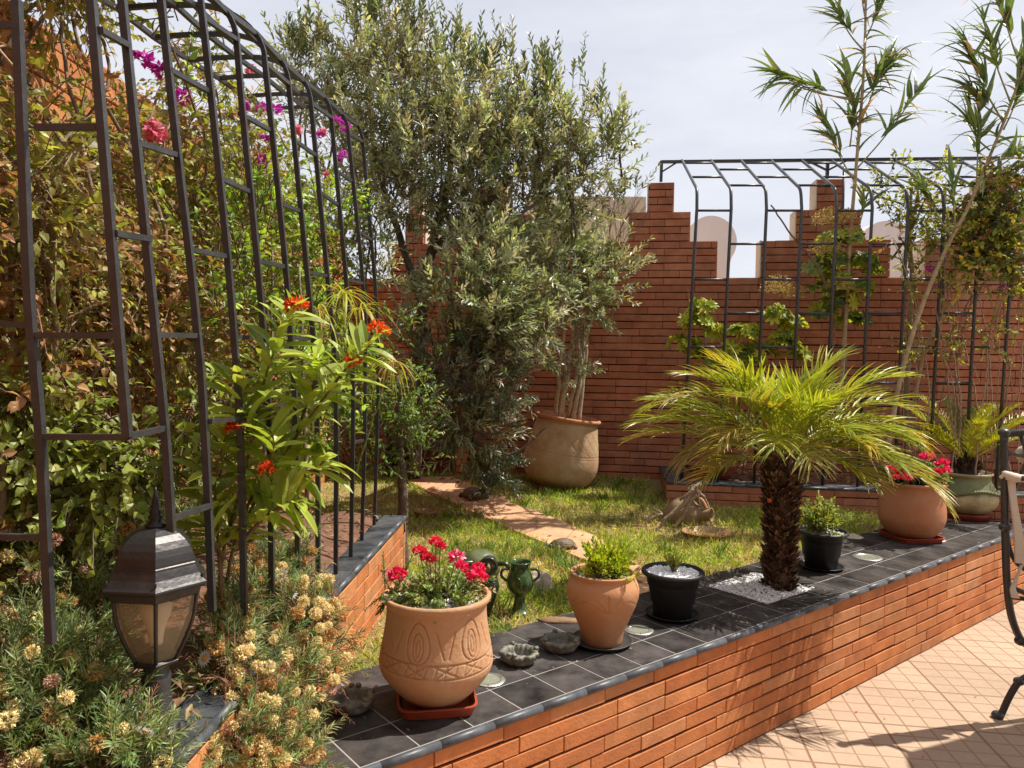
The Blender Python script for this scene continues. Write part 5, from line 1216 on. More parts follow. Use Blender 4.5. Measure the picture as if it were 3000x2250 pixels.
twig(g, W(1760, 860, 6.45), Vector((.1, 0, 1)).normalized(), .36, .008, 5); twig(g, W(1745, 900, 6.45), Vector((.35, 0, 1)).normalized(), .34, .007, 5); twig(g, W(1790, 760, 6.4), Vector((.3, 0, 1)).normalized(), .3, .006, 5)
g.out('branches', M_bark, bt, smooth=True)
gl, gt = G(), G(); shoots(gl, gt, plobes([(1850, 560, 6.3, 28), (1800, 600, 6.4, 40)]), 12, .2, 7, LT_ol, [(.15, .18, .07)], up=.8, out=.4); gl.out('leaves', M_olive, bt)
#SECTION_LEFT
# ---------------------------------------------------------------- climbers on the left wall
LT_ov = leaf_t(.050, .034, 3, .35, .18, 'ovate')
LT_ov2 = leaf_t(.040, .024, 3, .3, .15, 'ovate')
VG = [(.26, .28, .05, 3), (.34, .34, .07, 2), (.18, .21, .04, 2), (.36, .22, .08, 1.3), (.42, .20, .10, .8)]
VR = [(.34, .20, .08, 2), (.42, .22, .11, 1.2), (.32, .27, .07, 2), (.22, .22, .05, 2.5), (.34, .34, .08, 2)]
VB = [(.24, .37, .04, 3), (.32, .46, .06, 2), (.15, .26, .035, 2)]
def vine(name, label, y0_, y1_, zlo, zhi, n, cols, flowers=(), xr=(-1.52, -1.18), sc=1., tpl=LT_ov, holes=.35, cat='climbing plant', stems=9, slen=.16):
    t = thing(name, label, cat, (-1.4, (y0_+y1_)/2, .85)); gl, gt = G(), G()
    lobes = []
    m_ = max(12, int((y1_-y0_)*(zhi-zlo)*22))
    for _ in range(m_):
        y = R.uniform(y0_, y1_); z = R.uniform(zlo, zhi)
        if math.sin(y*5.3+z*3.1)+math.sin(z*6.1-y*2.2) < -1.2+holes*0: continue
        lobes.append((R.uniform(*xr), y, z, R.uniform(.09, .17), R.uniform(.12, .22), R.uniform(.10, .20)))
    # vary hue per lobe: run in batches
    for b in range(4):
        sub = lobes[b::4]; cset = [cols[(b+j) % len(cols)] for j in range(3)]
        shoots(gl, gt, sub, n//4, slen, 7, tpl, cset, ang=62, up=.15, out=.7, rnd=.55, opp=False, droop=.35, twc=(.22, .14, .09), twr=.0016, sc=(.65*sc, 1.2*sc), pervar=.2)
    gl.out('foliage', M_leaf, t); gt.out('twigs', M_bark, t)
    g = G()
    for k in range(stems):
        y = y0_+(y1_-y0_)*(k+.5)/stems; p_ = [Vector((-1.35, y, .85))]
        for j in range(1, 6): p_.append(Vector((R.uniform(-1.5, -1.15), y+R.uniform(-.22, .22)*j*.5, .85+(zhi-.85)*j/5.5)))
        limb(g, p_, .011, .004, c=(.20, .14, .10), n=6)
    for _ in range(stems*3):
        p_ = Vector((R.uniform(-1.45, -1.05), R.uniform(y0_, y1_), R.uniform(zlo, zhi))); q_ = p_+Vector((R.uniform(-.1, .15), R.uniform(-.35, .35), R.uniform(-.25, .3))); limb(g, [p_, (p_+q_)/2+Vector((0, 0, .05)), q_], .004, .0018, c=(.36, .26, .17), n=5)
    g.out('woody_stems', M_bark, t, smooth=True)
    for (px, py, Yf, hm, s) in flowers: place('flower_head', hm, W(px, py, Yf), t, s, (R.uniform(-.8, .8), R.uniform(-.8, .8), R.random()*6))
    return t
vine('creeper', 'reddish and olive creeper thick on the wall behind the nearest trellis bars', 1.30, 2.75, .95, 3.20, 3300, VR[2:]+VR[:2]+VG[:2], stems=8, tpl=LT_ov2, sc=.95, flowers=((455, 388, 2.3, H_rose, 1.15), (448, 370, 2.3, H_rose, .8)))
vine('bougainvillea', 'olive-green bougainvillea with purple and pink blooms behind the middle of the trellis', 2.65, 4.3, 1.0, 2.95, 2000, VG, stems=9, tpl=LT_ov2, slen=.18,
     flowers=((410, 175, 2.55, H_pur, 1.0), (425, 168, 2.55, H_pur, .8), (470, 205, 2.6, H_pur, 1.0), (480, 215, 2.6, H_pur, .8), (535, 287, 2.9, H_pur, .9), (738, 210, 3.3, H_rose, 1.0), (800, 320, 3.6, H_pur, 1.1), (715, 305, 3.3, H_pur, .9), (765, 318, 3.5, H_pur, .8), (775, 405, 3.5, H_pur, .7), (788, 482, 3.6, H_pur, .7), (870, 380, 3.9, H_rose, .9), (932, 395, 4.0, H_pur, .9), (945, 388, 4.0, H_rose, .8), (990, 355, 4.2, H_pur, 1.0), (1008, 370, 4.2, H_pur, 1.0), (1004, 458, 4.2, H_pur, 1.0), (960, 510, 4.1, H_rose, .8), (770, 460, 3.6, H_pur, .6), (750, 468, 3.5, H_pur, .6)))
vine('jasmine', 'bright green leafy climber on the far end of the left wall', 4.1, 6.0, 1.0, 2.7, 1100, VG[:3]+VB[:1], stems=5, tpl=LT_ov2)
gl, gt = G(), G(); t = thing('green_shrub', 'fresh green shrub with pointed leaves inside the middle of the trellis', 'shrub', (-1.0, 2.6, .85))
shoots(gl, gt, plobes([(740, 620, 2.9, 90), (700, 760, 2.7, 80), (800, 640, 3.1, 80), (770, 850, 2.9, 80), (860, 760, 3.2, 80), (640, 900, 2.5, 60), (540, 700, 2.6, 45), (480, 40, 2.4, 45), (420, 60, 2.4, 40), (950, 640, 3.5, 70), (900, 900, 3.2, 70), (540, 240, 2.6, 40), (980, 1000, 3.4, 80), (1045, 1090, 3.5, 60), (930, 1150, 3.15, 80), (1000, 1240, 3.3, 60), (850, 1050, 2.9, 70), (900, 1330, 3.0, 50)]), 330, .14, 8, leaf_t(.042, .020, 3, .3, .15, 'lance'), VB+[(.30, .34, .07, 2)], ang=55, up=.6, out=.6, opp=False, pervar=.2)
gl.out('foliage', M_leaf, t); gt.out('twigs', M_bark, t); g = G()
for (a, b_, c_) in (((640, 1500), (680, 1100), (740, 620)), ((760, 1500), (790, 1100), (800, 700)), ((900, 1480), (890, 1100), (880, 780))): limb(g, [W(*a, 2.9), W(*b_, 2.95), W(*c_, 3.0)], .010, .004, c=(.2, .15, .1), n=6)
g.out('stems', M_bark, t, smooth=True)
# leafy cluster in front of the trellis lower down
gl, gt = G(), G(); t = thing('ivy', 'broad heart-leaved ivy drooping below the bottom rail of the near trellis', 'climbing plant', (-.95, 1.8, .85))
shoots(gl, gt, plobes([(330, 1400, 1.95, 90), (220, 1460, 1.9, 80), (440, 1350, 2.0, 70), (560, 1230, 2.1, 60), (620, 1170, 2.2, 50), (120, 1350, 1.9, 100), (250, 1250, 2.0, 90), (60, 1180, 1.9, 80)]), 260, .12, 6, leaf_t(.038, .028, 3, .4, .2, 'ovate'), [(.28, .33, .06, 2), (.20, .25, .045, 2), (.34, .36, .09, 1)], ang=60, up=-.2, out=.5, opp=False, droop=.3)
gl.out('foliage', M_leaf, t); gt.out('twigs', M_bark, t)
# shrub with trunk at the end of the planter
t = thing('leafy_shrub', 'green pointed-leaf shrub on a stout trunk at the end of the left planter', 'shrub', (W(1180, 1500, 4.12).x, 4.12, .48))
Ys = 4.12
gl, gt = G(), G(); shoots(gl, gt, plobes([(1170, 1180, Ys, 90), (1120, 1260, Ys-.1, 80), (1200, 1280, Ys, 70), (1160, 1070, Ys, 60), (1060, 1200, Ys-.2, 60), (1240, 1230, Ys, 30), (1160, 960, Ys, 40), (1120, 1360, Ys-.1, 50), (1300, 1040, Ys+.3, 18), (1170, 900, Ys, 28), (1230, 1330, Ys, 40), (1090, 1130, Ys, 50)]), 300, .12, 8, leaf_t(.038, .013, 3, .3, .15, 'lance'), [(.18, .28, .05, 3), (.11, .19, .04, 2), (.26, .34, .08, 1)], ang=55, up=.45, out=.7, opp=False, pervar=.2)
gl.out('foliage', M_leaf, t); gt.out('twigs', M_bark, t)
g = G(); limb(g, [Vector((W(1180, 1500, Ys).x, Ys, .46)), W(1180, 1500, Ys), W(1178, 1400, Ys), W(1172, 1280, Ys), W(1165, 1100, Ys)], .034, .014, c=(.13, .09, .065)); limb(g, [W(1178, 1400, Ys), W(1215, 1340, Ys), W(1235, 1260, Ys)], .014, .006); limb(g, [W(1174, 1330, Ys), W(1130, 1270, Ys), W(1100, 1180, Ys)], .014, .006); g.out('trunk', M_bark, t, smooth=True)
# papyrus sprays
t = thing('papyrus', 'papyrus with drooping yellow thread-like sprays behind the milkweed', 'papyrus', (-.75, 3.0, .85)); k = 0
for (px, py, Y, cc, n) in ((1005, 862, 2.7, (.50, .42, .06), 34), (1055, 905, 2.75, (.52, .42, .08), 20), (1150, 1062, 2.9, (.46, .28, .10), 30), (930, 905, 2.65, (.50, .30, .08), 18)):
    c = W(px, py, Y); g = G(); a = NP.rand(n)*6.28; e = NP.uniform(-.2, .9, n); d = np.stack([np.cos(a)*np.cos(e), np.sin(a)*np.cos(e), np.sin(e)], 1)
    scatter(g, leaf_t(.16, .006, 5, .9, .1, 'strap'), np.tile(np.array(c), (n, 1)), d, np.tile([0, 0, 1.], (n, 1))+NP.randn(n, 3)*.1, .6+.7*NP.rand(n), pal(n, [cc, (.38, .40, .05)], .12)); g.out('spray', M_leaf, t)
    g = G(); limb(g, [W(px-110, py+330, Y+.15), W(px-45, py+130, Y+.05), c], .004, .003, c=(.2, .26, .06), n=6); g.out('stalk', M_bark, t, smooth=True)
g = G(); n = 900; yy = NP.uniform(1.6, 3.8, n); xx = -.67-NP.rand(n)*.8; scatter(g, leaf_t(.035, .014, 2, .3, .2, 'ovate'), np.stack([xx, yy, .868+.03*NP.rand(n)], 1), nrm(NP.randn(n, 3)*[1, 1, .2]), nrm(NP.randn(n, 3)*.4+[0, 0, 1]), .4+.9*NP.rand(n), pal(n, [(.30, .19, .10, 2), (.20, .12, .07, 2), (.45, .34, .18, 1), (.16, .18, .06, 1)], .2))
o = g.out('leaf_litter', M_leaf, loc=(-.9, 2.7, .86)); tag(o, 'dry leaves and low weeds on the soil behind the trellis bars', 'dry leaves', kind='stuff')
# ---------------------------------------------------------------- milkweed
mw = thing('milkweed', 'milkweed with long lance leaves and orange-red flower heads in front of the trellis', 'flowering plant', tuple(W(656, 1700, 2.05)))
LT_mw = leaf_t(.150, .036, 6, .22, .16, 'lance')
ST = [([(656, 1760), (650, 1640), (700, 1450), (732, 1314), (759, 1184), (787, 1075), (830, 967), (862, 905)], 2.05, 20, (868, 893)), ([(660, 1750), (680, 1620), (727, 1509), (814, 1357), (890, 1249), (976, 1130), (1030, 1060), (1095, 1000)], 2.10, 22, (1120, 965)), ([(650, 1740), (640, 1600), (629, 1428), (645, 1330), (668, 1262)], 2.0, 9, (680, 1248)), ([(690, 1580), (748, 1444), (850, 1395), (922, 1374), (960, 1340)], 2.08, 9, None),
      ([(700, 1600), (770, 1520), (830, 1480), (880, 1470)], 2.0, 8, None), ([(660, 1640), (610, 1560), (590, 1520)], 2.0, 5, None), ([(870, 1270), (900, 1180), (930, 1090), (925, 1040)], 2.12, 7, (1035, 1052)), ([(780, 1400), (800, 1300), (790, 1260)], 2.0, 5, (786, 1372)), ([(740, 1290), (700, 1180), (712, 1120)], 2.0, 6, None)]
gl = G()
for pts, Y, nl_, fl in ST:
    w = curve([W(x, y, Y+R.uniform(-.02, .02)) for x, y in pts], 6); m_ = len(w)
    g = G(); g.tube(w, [.0055*(1-.6*i/m_) for i in range(m_)], 6, c=(.16, .10, .05)); g.out('stem', M_bark, mw, smooth=True)
    nl_ = int(nl_*1.75)
    for k in range(nl_):
        t_ = .18+.80*(k+.5)/nl_; i = min(m_-2, int(t_*m_)); p_ = np.array(w[i]); d_ = np.array((w[i+1]-w[i]).normalized()); a0 = k*1.57+R.uniform(-.4, .4)
        s1_ = np.cross(d_, [0, 1., 0]); s1_ /= np.linalg.norm(s1_); s2_ = np.cross(d_, s1_)
        for sg_ in (1, -1):
            sd = (s1_*math.cos(a0)+s2_*math.sin(a0))*sg_; an_ = math.radians(R.uniform(48, 68)); ld = d_*math.cos(an_)+sd*math.sin(an_)
            scatter(gl, LT_mw, p_[None], ld[None], np.array([[R.uniform(-.2, .4), R.uniform(-.5, .2), 1.]]), np.array([R.uniform(.6, 1.1)*(1-.3*max(0, t_-.7)/.3)]), pal(1, [(.34, .42, .06, 3), (.40, .47, .08, 2), (.24, .32, .045, 2)], .12))
    if fl:
        for _ in range(4 if fl[0] in (868, 680) else 2): place('flower_head', H_milk, W(fl[0]+R.uniform(-18, 18), fl[1]+R.uniform(-10, 12), Y-.02), mw, R.uniform(.7, 1.0), (R.uniform(-.5, .5), R.uniform(-.5, .5), R.random()*6))
gl.out('foliage', M_leaf, mw)
# ---------------------------------------------------------------- marguerite bushes with dry heads
LT_fern = leaf_t(.029, .0040, 3, .2, .1, 'strap')
def marg(label, lst, n, cols, heads, hw=(0, 0, 0), dead=0, ytilt=0, nd=0):
    lob = plobes(lst, .7); c = lob[0]; t = thing('daisy_bush', label, 'daisy bush', (c[0], c[1], .82), 'daisy bushes going to seed in the left planter'); gl, gt = G(), G()
    shoots(gl, gt, lob, n, .085, 12, LT_fern, cols, ang=48, up=.6, out=.7, rnd=.45, twr=.0012, pervar=.2, twc=(.2, .13, .07), sc=(.7, 1.25))
    if dead: shoots(gl, gt, lob, dead, .10, 9, leaf_t(.022, .0022, 2, .3, .1, 'strap'), [(.26, .11, .05), (.34, .16, .08), (.18, .08, .04)], ang=50, up=.0, out=.3, rnd=.9, twr=.0014, twc=(.24, .12, .07))
    gl.out('foliage', M_leaf, t); gt.out('twigs', M_bark, t)
    g = G()
    p, o, idx = ell(heads, lob); lbA = np.array(lob)
    o = nrm(o+np.array([.3, -.8, .65])); p = lbA[idx, :3]+o*lbA[idx, 3:6]*NP.uniform(.95, 1.35, (heads, 1))
    for i in range(heads):
        k = NP.choice(3, p=hw); s_ = R.uniform(.65, 1.15)
        place('flower_head' if i >= nd else 'daisy_flower', H_tan[k] if i >= nd else H_daisy, p[i], t, s_ if i >= nd else 1.2, (R.uniform(-.5, .5) - (.7 if i < nd else 0), R.uniform(-.5, .5), R.random()*6))
        if k >= 0 and i % 2 == 0:
            b_ = Vector(lbA[idx[i], :3]); g.tube([b_, (b_+Vector(p[i]))/2+Vector((0, 0, .01)), Vector(p[i])], .0011, 4, c=(.36, .33, .12), cap=False)
    g.out('flower_stalks', M_bark, t)
FG = [(.18, .26, .09, 3), (.26, .34, .14, 2), (.11, .17, .065, 2), (.34, .40, .18, 1)]
marg('daisy bush with pale straw heads spilling over the planter edge beside the big pot', [(840, 1830, 2.25, 130), (930, 1900, 2.25, 95), (860, 2020, 2.12, 100), (780, 2000, 2.05, 120), (930, 1780, 2.35, 70), (930, 1960, 2.2, 60)], 270, FG+[(.46, .38, .16, 1.5)], 96, (.75, .22, .03), dead=200, nd=2)
marg('daisy bush with cream heads below the right side of the lamp', [(680, 1960, 1.9, 95), (740, 2120, 1.85, 120), (690, 2200, 1.75, 80), (850, 2180, 1.85, 90), (700, 1880, 2.0, 60), (600, 2210, 1.68, 60), (560, 2060, 1.85, 40), (760, 2240, 1.75, 70)], 270, FG, 70, (.75, .22, .03), dead=230, nd=1)
marg('daisy bush with orange-brown heads between the milkweed and the brick planter edge', [(760, 1740, 2.3, 100), (850, 1690, 2.5, 60), (680, 1800, 2.1, 80), (850, 1620, 2.5, 50)], 230, FG, 40, (.2, .78, .02), dead=60, nd=1)
marg('daisy bush with small orange heads in the bottom left corner', [(120, 2080, 1.55, 170), (290, 2190, 1.55, 130), (60, 1950, 1.65, 140), (60, 2230, 1.45, 150), (200, 2000, 1.65, 120), (420, 2260, 1.5, 90), (-40, 2120, 1.5, 140), (330, 2240, 1.45, 100)], 900, FG, 64, (.70, .25, .05), dead=60, nd=1)
marg('shaded daisy bush with pinkish seed heads left of the lamp', [(120, 1680, 1.9, 170), (300, 1640, 2.0, 150), (60, 1850, 1.75, 140), (240, 1820, 1.85, 150), (420, 1620, 2.1, 110), (520, 1560, 2.2, 80), (180, 1520, 2.1, 130), (560, 1480, 2.3, 70)], 620, FG, 40, (.05, .25, .70), dead=60)
# ---------------------------------------------------------------- plants at the back right
LT_sch = leaf_t(.090, .030, 4, .22, .12, 'ob')
def schef(name, label, spots, Y, cols, stems, blooms=()):
    b = W(spots[0][0], spots[0][1], Y); t = thing(name, label, 'shrub', (b.x, b.y, .70)); g = G()
    for (px, py, r, n) in spots:
        c = W(px, py, Y); rr = r*Y/F
        for _ in range(int(n*1.7)):
            d = nrm(NP.randn(3)); d[2] = abs(d[2])*.6; p = np.array(c)+d*rr*[1, .7, .9]*NP.rand()**.4; ax_ = nrm(d*1.2+np.array([.15, -.35, .55])+NP.randn(3)*.5)
            m_ = 8; a = np.arange(m_)*2*math.pi/m_+NP.rand(); s_ = nrm(np.cross(ax_, NP.randn(3))); q_ = np.cross(ax_, s_)
            ld = s_*np.cos(a)[:, None]+q_*np.sin(a)[:, None]+ax_*.55; col = pal(1, cols, .15)
            scatter(g, LT_sch, np.tile(p, (m_, 1)), ld, np.tile(ax_, (m_, 1)), (.55+.5*NP.rand())*np.ones(m_), np.clip(np.tile(col, (m_, 1))*(1+.1*NP.randn(m_, 1)), .01, 1))
    g.out('foliage', M_leaf, t); g = G()
    for pts in stems: limb(g, [W(x, y, Y) for x, y in pts], .012, .005, c=(.24, .17, .11), n=6)
    g.out('stems', M_bark, t, smooth=True)
    for (px, py, r, n) in blooms:
        n = int(n*2.2); r *= 1.25; g = G(); c = W(px, py, Y-.12); d = nrm(NP.randn(n, 3)); d[:, 2] = np.abs(d[:, 2]); p = np.array(c)+d*(r*Y/F)*NP.rand(n, 1)**.5
        scatter(g, leaf_t(.018, .012, 2, .3, .2, 'ob'), p, nrm(d+NP.randn(n, 3)*.5), nrm(NP.randn(n, 3)), .6+.6*NP.rand(n), pal(n, [(.50, .36, .10), (.60, .46, .14), (.36, .22, .09)], .15)); g.out('seed_cluster', M_petal, t)
SCH = [(.30, .36, .04, 2), (.18, .24, .035, 2), (.46, .48, .05, 1.3)]
schef('umbrella_plant', 'small bright umbrella plant with two tufts left of the palm against the wall', [(2058, 905, 34, 9), (2045, 950, 44, 10), (2000, 1015, 50, 12), (2095, 975, 30, 6), (2050, 1050, 40, 6)], 6.2, SCH, [[(2060, 1330), (2075, 1150), (2060, 950)], [(2050, 1300), (2020, 1150), (2005, 1030)]])
schef('umbrella_plant', 'umbrella plant with yellow-green whorls just above the palm crown', [(2180, 980, 45, 14), (2150, 1030, 40, 8), (2270, 930, 50, 14), (2300, 1000, 45, 12), (2190, 1060, 50, 12), (2330, 960, 45, 8), (2240, 1040, 45, 10), (2330, 1040, 40, 8), (2120, 1060, 35, 6)], 6.1, SCH+[(.42, .40, .03, 1)], [[(2180, 1380), (2190, 1200), (2180, 1000)], [(2260, 1380), (2270, 1150), (2280, 950)]], blooms=((2275, 855, 40, 260), (2325, 870, 30, 160)))
schef('umbrella_plant', 'tall umbrella plant with brown seed clusters in front of the second merlon', [(2440, 720, 60, 8), (2400, 800, 45, 8), (2530, 850, 40, 8), (2470, 830, 50, 8), (2440, 770, 60, 14), (2520, 770, 50, 14), (2460, 890, 60, 18), (2420, 920, 40, 10), (2500, 940, 40, 10), (2410, 850, 45, 10), (2480, 700, 45, 6), (2560, 800, 25, 4)], 5.95, SCH+[(.08, .12, .03, 2)], [[(2430, 1400), (2440, 1150), (2445, 900), (2450, 700)], [(2470, 1380), (2478, 1100), (2470, 900)]], blooms=((2430, 655, 38, 320), (2480, 640, 22, 100), (2420, 740, 40, 200), (2460, 850, 36, 160)))
t = thing('climbing_rose', 'wiry climber with dark yellow-green leaves over the middle of the right trellis', 'climbing plant', (2.6, 6.0, .7)); gl, gt = G(), G()
shoots(gl, gt, plobes([(2700, 630, 5.9, 55), (2660, 620, 5.9, 35), (2730, 680, 5.9, 45), (2680, 690, 5.9, 35), (2600, 545, 5.9, 28), (2640, 480, 5.9, 24), (2560, 560, 5.9, 22), (2760, 490, 5.9, 25), (2700, 560, 5.9, 40), (2650, 760, 5.9, 30), (2610, 620, 5.9, 25), (2740, 600, 5.9, 40)]), 210, .12, 7, LT_ov2, [(.30, .32, .05, 2), (.46, .46, .05, 2), (.16, .19, .04, 2)], opp=False, ang=60, up=.3, pervar=.25)
gl.out('foliage', M_leaf, t); gt.out('twigs', M_bark, t); g = G()
limb(g, [W(2650, 1380, 6.2), W(2657, 1100, 6.1), W(2672, 850, 6.0), W(2665, 680, 5.95), W(2690, 560, 5.9), W(2650, 480, 5.9)], .026, .008, c=(.28, .20, .13)); limb(g, [W(2610, 760, 6.0), W(2660, 690, 5.95), W(2720, 560, 5.9)], .009, .005); limb(g, [W(2530, 540, 5.9), W(2590, 580, 5.9), W(2650, 600, 5.9)], .007, .005)
limb(g, [W(2260, 600, 5.8), W(2320, 690, 5.8), W(2400, 790, 5.8), W(2420, 850, 5.8)], .006, .009, c=(.15, .1, .08))
g.out('branches', M_bark, t, smooth=True)
t = thing('dense_climber', 'thick mass of olive and brown leaves around the last merlon at the right edge', 'climbing plant', (3.5, 5.6, .7)); gl, gt = G(), G()
shoots(gl, gt, plobes([(2900, 560, 5.55, 45), (2960, 520, 5.5, 40), (2980, 800, 5.5, 50), (2840, 800, 5.5, 40), (2760, 700, 5.6, 30), (2900, 600, 5.55, 70), (2950, 700, 5.5, 70), (2860, 680, 5.6, 60), (2920, 760, 5.55, 50), (2990, 620, 5.4, 50), (2830, 740, 5.6, 35), (2880, 720, 5.6, 50), (2800, 760, 5.6, 22)]), 420, .13, 7, LT_ov, [(.26, .28, .05, 3), (.44, .42, .05, 1.2), (.14, .16, .05, 2.5), (.30, .18, .08, 1.2)], opp=False, ang=60, up=.2, pervar=.3, rnd=.7)
gl.out('foliage', M_leaf, t); gt.out('twigs', M_bark, t); g = G()
for _ in range(34):
    a = W(R.uniform(2640, 3000), R.uniform(830, 1330), 5.8); b_ = a+Vector((R.uniform(-.18, .18), R.uniform(-.1, .1), R.uniform(-.15, .4))); limb(g, [a, (a+b_)/2+Vector((.03, 0, 0)), b_], .0035, .0018, c=(.30, .19, .13), n=5)
for pts in ([(2990, 1350), (2960, 1100), (2930, 800)], [(2720, 1380), (2770, 1100), (2830, 900), (2900, 760)], [(2830, 1380), (2800, 1100), (2850, 850)]): limb(g, [W(x, y, 5.7) for x, y in pts], .006, .004, c=(.25, .16, .11), n=6)
g.out('bare_stems', M_bark, t, smooth=True)
gl, gt = G(), G()
for _ in range(15):
    x = R.uniform(2630, 2990); Y_ = R.uniform(5.45, 5.75); pts = [(x, 1400)]
    for y in (1200, 1000, 830, 680, 560): x = min(3000, max(2600, x+R.uniform(-45, 45))); pts.append((x, y+R.uniform(-40, 40)))
    k_ = R.choice((4, 5, 6)); pts = pts[:k_]; g2 = G(); limb(g2, [W(a_, b_, Y_) for a_, b_ in pts], .0065, .0028, c=(.30, .20, .13), n=5); g2.out('wandering_stem', M_bark, t, smooth=True)
    for a_, b_ in pts[2:]:
        shoots(gl, gt, plobes([(a_, b_, Y_-.03, 26)]), R.choice((3, 5, 7)), .12, 6, LT_ov2, [(.28, .30, .05, 2), (.42, .42, .06, 1), (.30, .19, .09, .7)], opp=False, ang=60, up=.3, pervar=.25)
gl.out('scattered_leaves', M_leaf, t); gt.out('leaf_twigs', M_bark, t)
for (px, py, s) in ((2720, 788, .8), (2732, 840, .7), (2935, 845, .7), (2750, 780, .6)): place('flower_head', H_pur, W(px, py, 5.6), t, s, (R.random(), R.random(), R.random()*6))
# giant reeds
def reed(label, stem, Y, tufts, extra=(), r0=.020, loose=30, bare=.4):
    b = W(*stem[0], Y); t = thing('giant_reed', label, 'reed', (b.x, b.y, .7), 'giant reeds over the right trellis')
    w = curve([W(x, y, Y-.002*i) for i, (x, y) in enumerate(stem)], 8); m_ = len(w); g = G(); g.tube(w, [r0*(1-.6*i/m_)*(1.12 if i % 4 == 0 else 1) for i in range(m_)], 8, c=(.36, .27, .15)); g.out('cane', M_bark, t, smooth=True)
    T1 = leaf_t(.38, .044, 6, .25, .2, 'strap'); T2 = leaf_t(.30, .034, 6, .8, .3, 'strap'); GC = [(.13, .20, .055, 3), (.20, .27, .07, 2), (.09, .14, .05, 2)]; DC = [(.48, .32, .17, 2), (.36, .24, .13, 1)]
    for (x0_, y0_, x1_, y1_, n) in tufts:
        a = W(x0_, y0_, Y); c = W(x1_, y1_, Y); g = G(); mid = (a+c)/2+Vector((0, 0, -.03)); cv = curve([a, mid, c], 6); g.tube(cv, [.007-.004*i/len(cv) for i in range(len(cv))], 6, c=(.26, .24, .10)); g.out('side_branch', M_bark, t, smooth=True)
        g = G(); dr = np.array((c-a).normalized()); n = int(n*1.5); p = np.array(a)+(np.array(c)-np.array(a))*NP.uniform(.40, 1.0, (n, 1)); d = nrm(dr*1.1+NP.randn(n, 3)*[.42, .35, .38]+[0, 0, .12])
        h = n*3//5; sc_ = .45+.5*NP.rand(n)
        scatter(g, T1, p[:h], d[:h], nrm(NP.randn(h, 3)*.4+[0, -.5, 1]), sc_[:h], pal(h, GC, .15)); scatter(g, T2, p[h:], d[h:], nrm(NP.randn(n-h, 3)*.3+[0, 0, 1]), sc_[h:], pal(n-h, GC+DC, .15)); g.out('leaf_tuft', M_palm, t)
    g = G(); i = (NP.uniform(bare, .99, loose)*(m_-1)).astype(int); p = np.array([list(w[k]) for k in i]); d = nrm(NP.randn(loose, 3)*[.8, .5, .3]+[0, 0, .75]); scatter(g, T2, p, d, nrm(NP.randn(loose, 3)*.3+[0, 0, 1]), .4+.55*NP.rand(loose), pal(loose, GC+DC[:1], .15)); g.out('stem_leaves', M_palm, t)
reed('giant reed rising straight from behind the palm to the top of the sky', [(2440, 1380), (2462, 1150), (2480, 900), (2489, 720), (2505, 527), (2526, 274), (2534, 120), (2538, -120)], 5.9,
     [(2524, 300, 2270, 215, 26), (2524, 290, 2300, 240, 12), (2520, 560, 2400, 330, 20), (2505, 500, 2690, 265, 16), (2520, 300, 2640, 145, 16), (2530, 240, 2600, 170, 10), (2532, 150, 2450, 30, 18), (2532, 120, 2580, 0, 14), (2536, 60, 2520, -60, 16), (2522, 400, 2480, 220, 14), (2530, 330, 2570, 230, 10), (2500, 700, 2540, 580, 6), (2490, 430, 2500, 330, 12)], loose=50, bare=.62)
reed('giant reed leaning to the right across the trellis corner', [(2600, 1320), (2640, 1100), (2700, 900), (2776, 721), (2835, 610), (2885, 493), (2944, 350), (2998, 205), (3060, 40)], 5.5,
     [(2860, 560, 2870, 300, 16), (2940, 360, 2820, 120, 26), (2960, 300, 2880, 60, 24), (2990, 200, 2920, -40, 20), (2880, 500, 2990, 440, 14), (2944, 350, 2830, 250, 16), (2790, 700, 2700, 530, 7), (2800, 680, 2790, 520, 8), (2940, 380, 2990, 250, 14), (2850, 560, 3010, 480, 10), (2960, 300, 3020, 120, 14), (2900, 440, 2830, 350, 10)], r0=.018, loose=40, bare=.6)
g = G(); t = thing('cane_stem', 'bare leaning cane crossing behind the reed stems on the right', 'reed', tuple(W(2640, 1350, 5.8)))
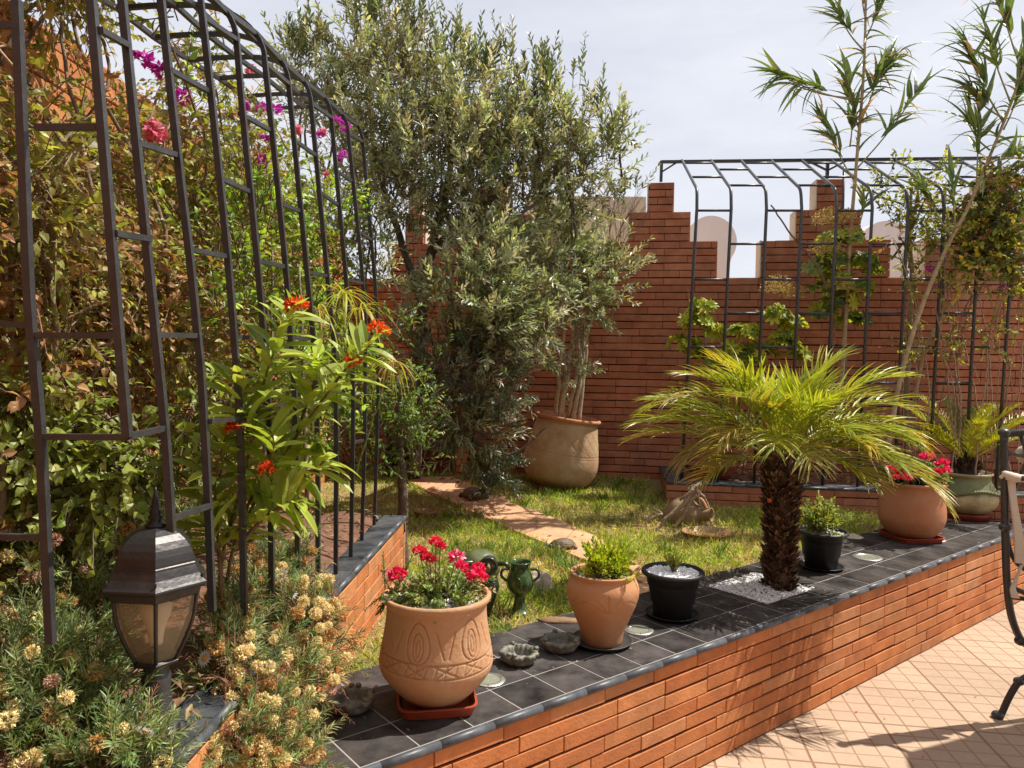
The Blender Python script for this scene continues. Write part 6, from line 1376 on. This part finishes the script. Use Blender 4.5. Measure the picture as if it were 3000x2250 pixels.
limb(g, [W(2655, 1330, 5.75), W(2700, 1060, 5.7), W(2760, 930, 5.7), W(2850, 815, 5.7)], .015, .009, c=(.36, .27, .15)); g.out('cane', M_bark, t, smooth=True)
#SECTION_LIGHT
# ---------------------------------------------------------------- light
SD = Vector((.93, .30, 0)).normalized()*math.cos(math.radians(57)); SD.z = math.sin(math.radians(57))
sl = bpy.data.lights.new('sun', 'SUN'); sl.energy = 5.0; sl.angle = math.radians(.5); sl.color = (1, .93, .82)
so = bpy.data.objects.new('sun', sl); COL.objects.link(so); so.rotation_euler = SD.to_track_quat('Z', 'Y').to_euler(); so.location = (4, 3, 8)
wd = bpy.data.worlds.new('World'); S.world = wd; wd.use_nodes = True; nt = wd.node_tree; N = nt.nodes; L = nt.links
bg = N['Background']; sky = N.new('ShaderNodeTexSky'); sky.sky_type = 'NISHITA'; sky.sun_disc = False; sky.sun_elevation = math.radians(57); sky.sun_rotation = math.atan2(SD.x, SD.y)
tc = N.new('ShaderNodeTexCoord'); mp = N.new('ShaderNodeMapping'); mp.inputs['Scale'].default_value = (1, 1, 3.2); L.new(tc.outputs['Generated'], mp.inputs[0])
nz = N.new('ShaderNodeTexNoise'); nz.inputs['Scale'].default_value = 2.6; nz.inputs['Detail'].default_value = 9; nz.inputs['Roughness'].default_value = .6; L.new(mp.outputs[0], nz.inputs['Vector'])
cr_ = N.new('ShaderNodeValToRGB'); cr_.color_ramp.elements[0].position = .36; cr_.color_ramp.elements[0].color = (5.3, 5.45, 6.1, 1); cr_.color_ramp.elements[1].position = .70; cr_.color_ramp.elements[1].color = (6.7, 6.75, 7.1, 1); L.new(nz.outputs['Fac'], cr_.inputs[0])
mx = N.new('ShaderNodeMix'); mx.data_type = 'RGBA'; mx.inputs[0].default_value = .90; L.new(sky.outputs[0], mx.inputs[6]); L.new(cr_.outputs[0], mx.inputs[7]); L.new(mx.outputs[2], bg.inputs[0]); bg.inputs[1].default_value = .1
S.view_settings.view_transform = 'Standard'; S.view_settings.look = 'None'; S.view_settings.exposure = 0.52; S.view_settings.gamma = 1
S.render.engine = 'CYCLES'
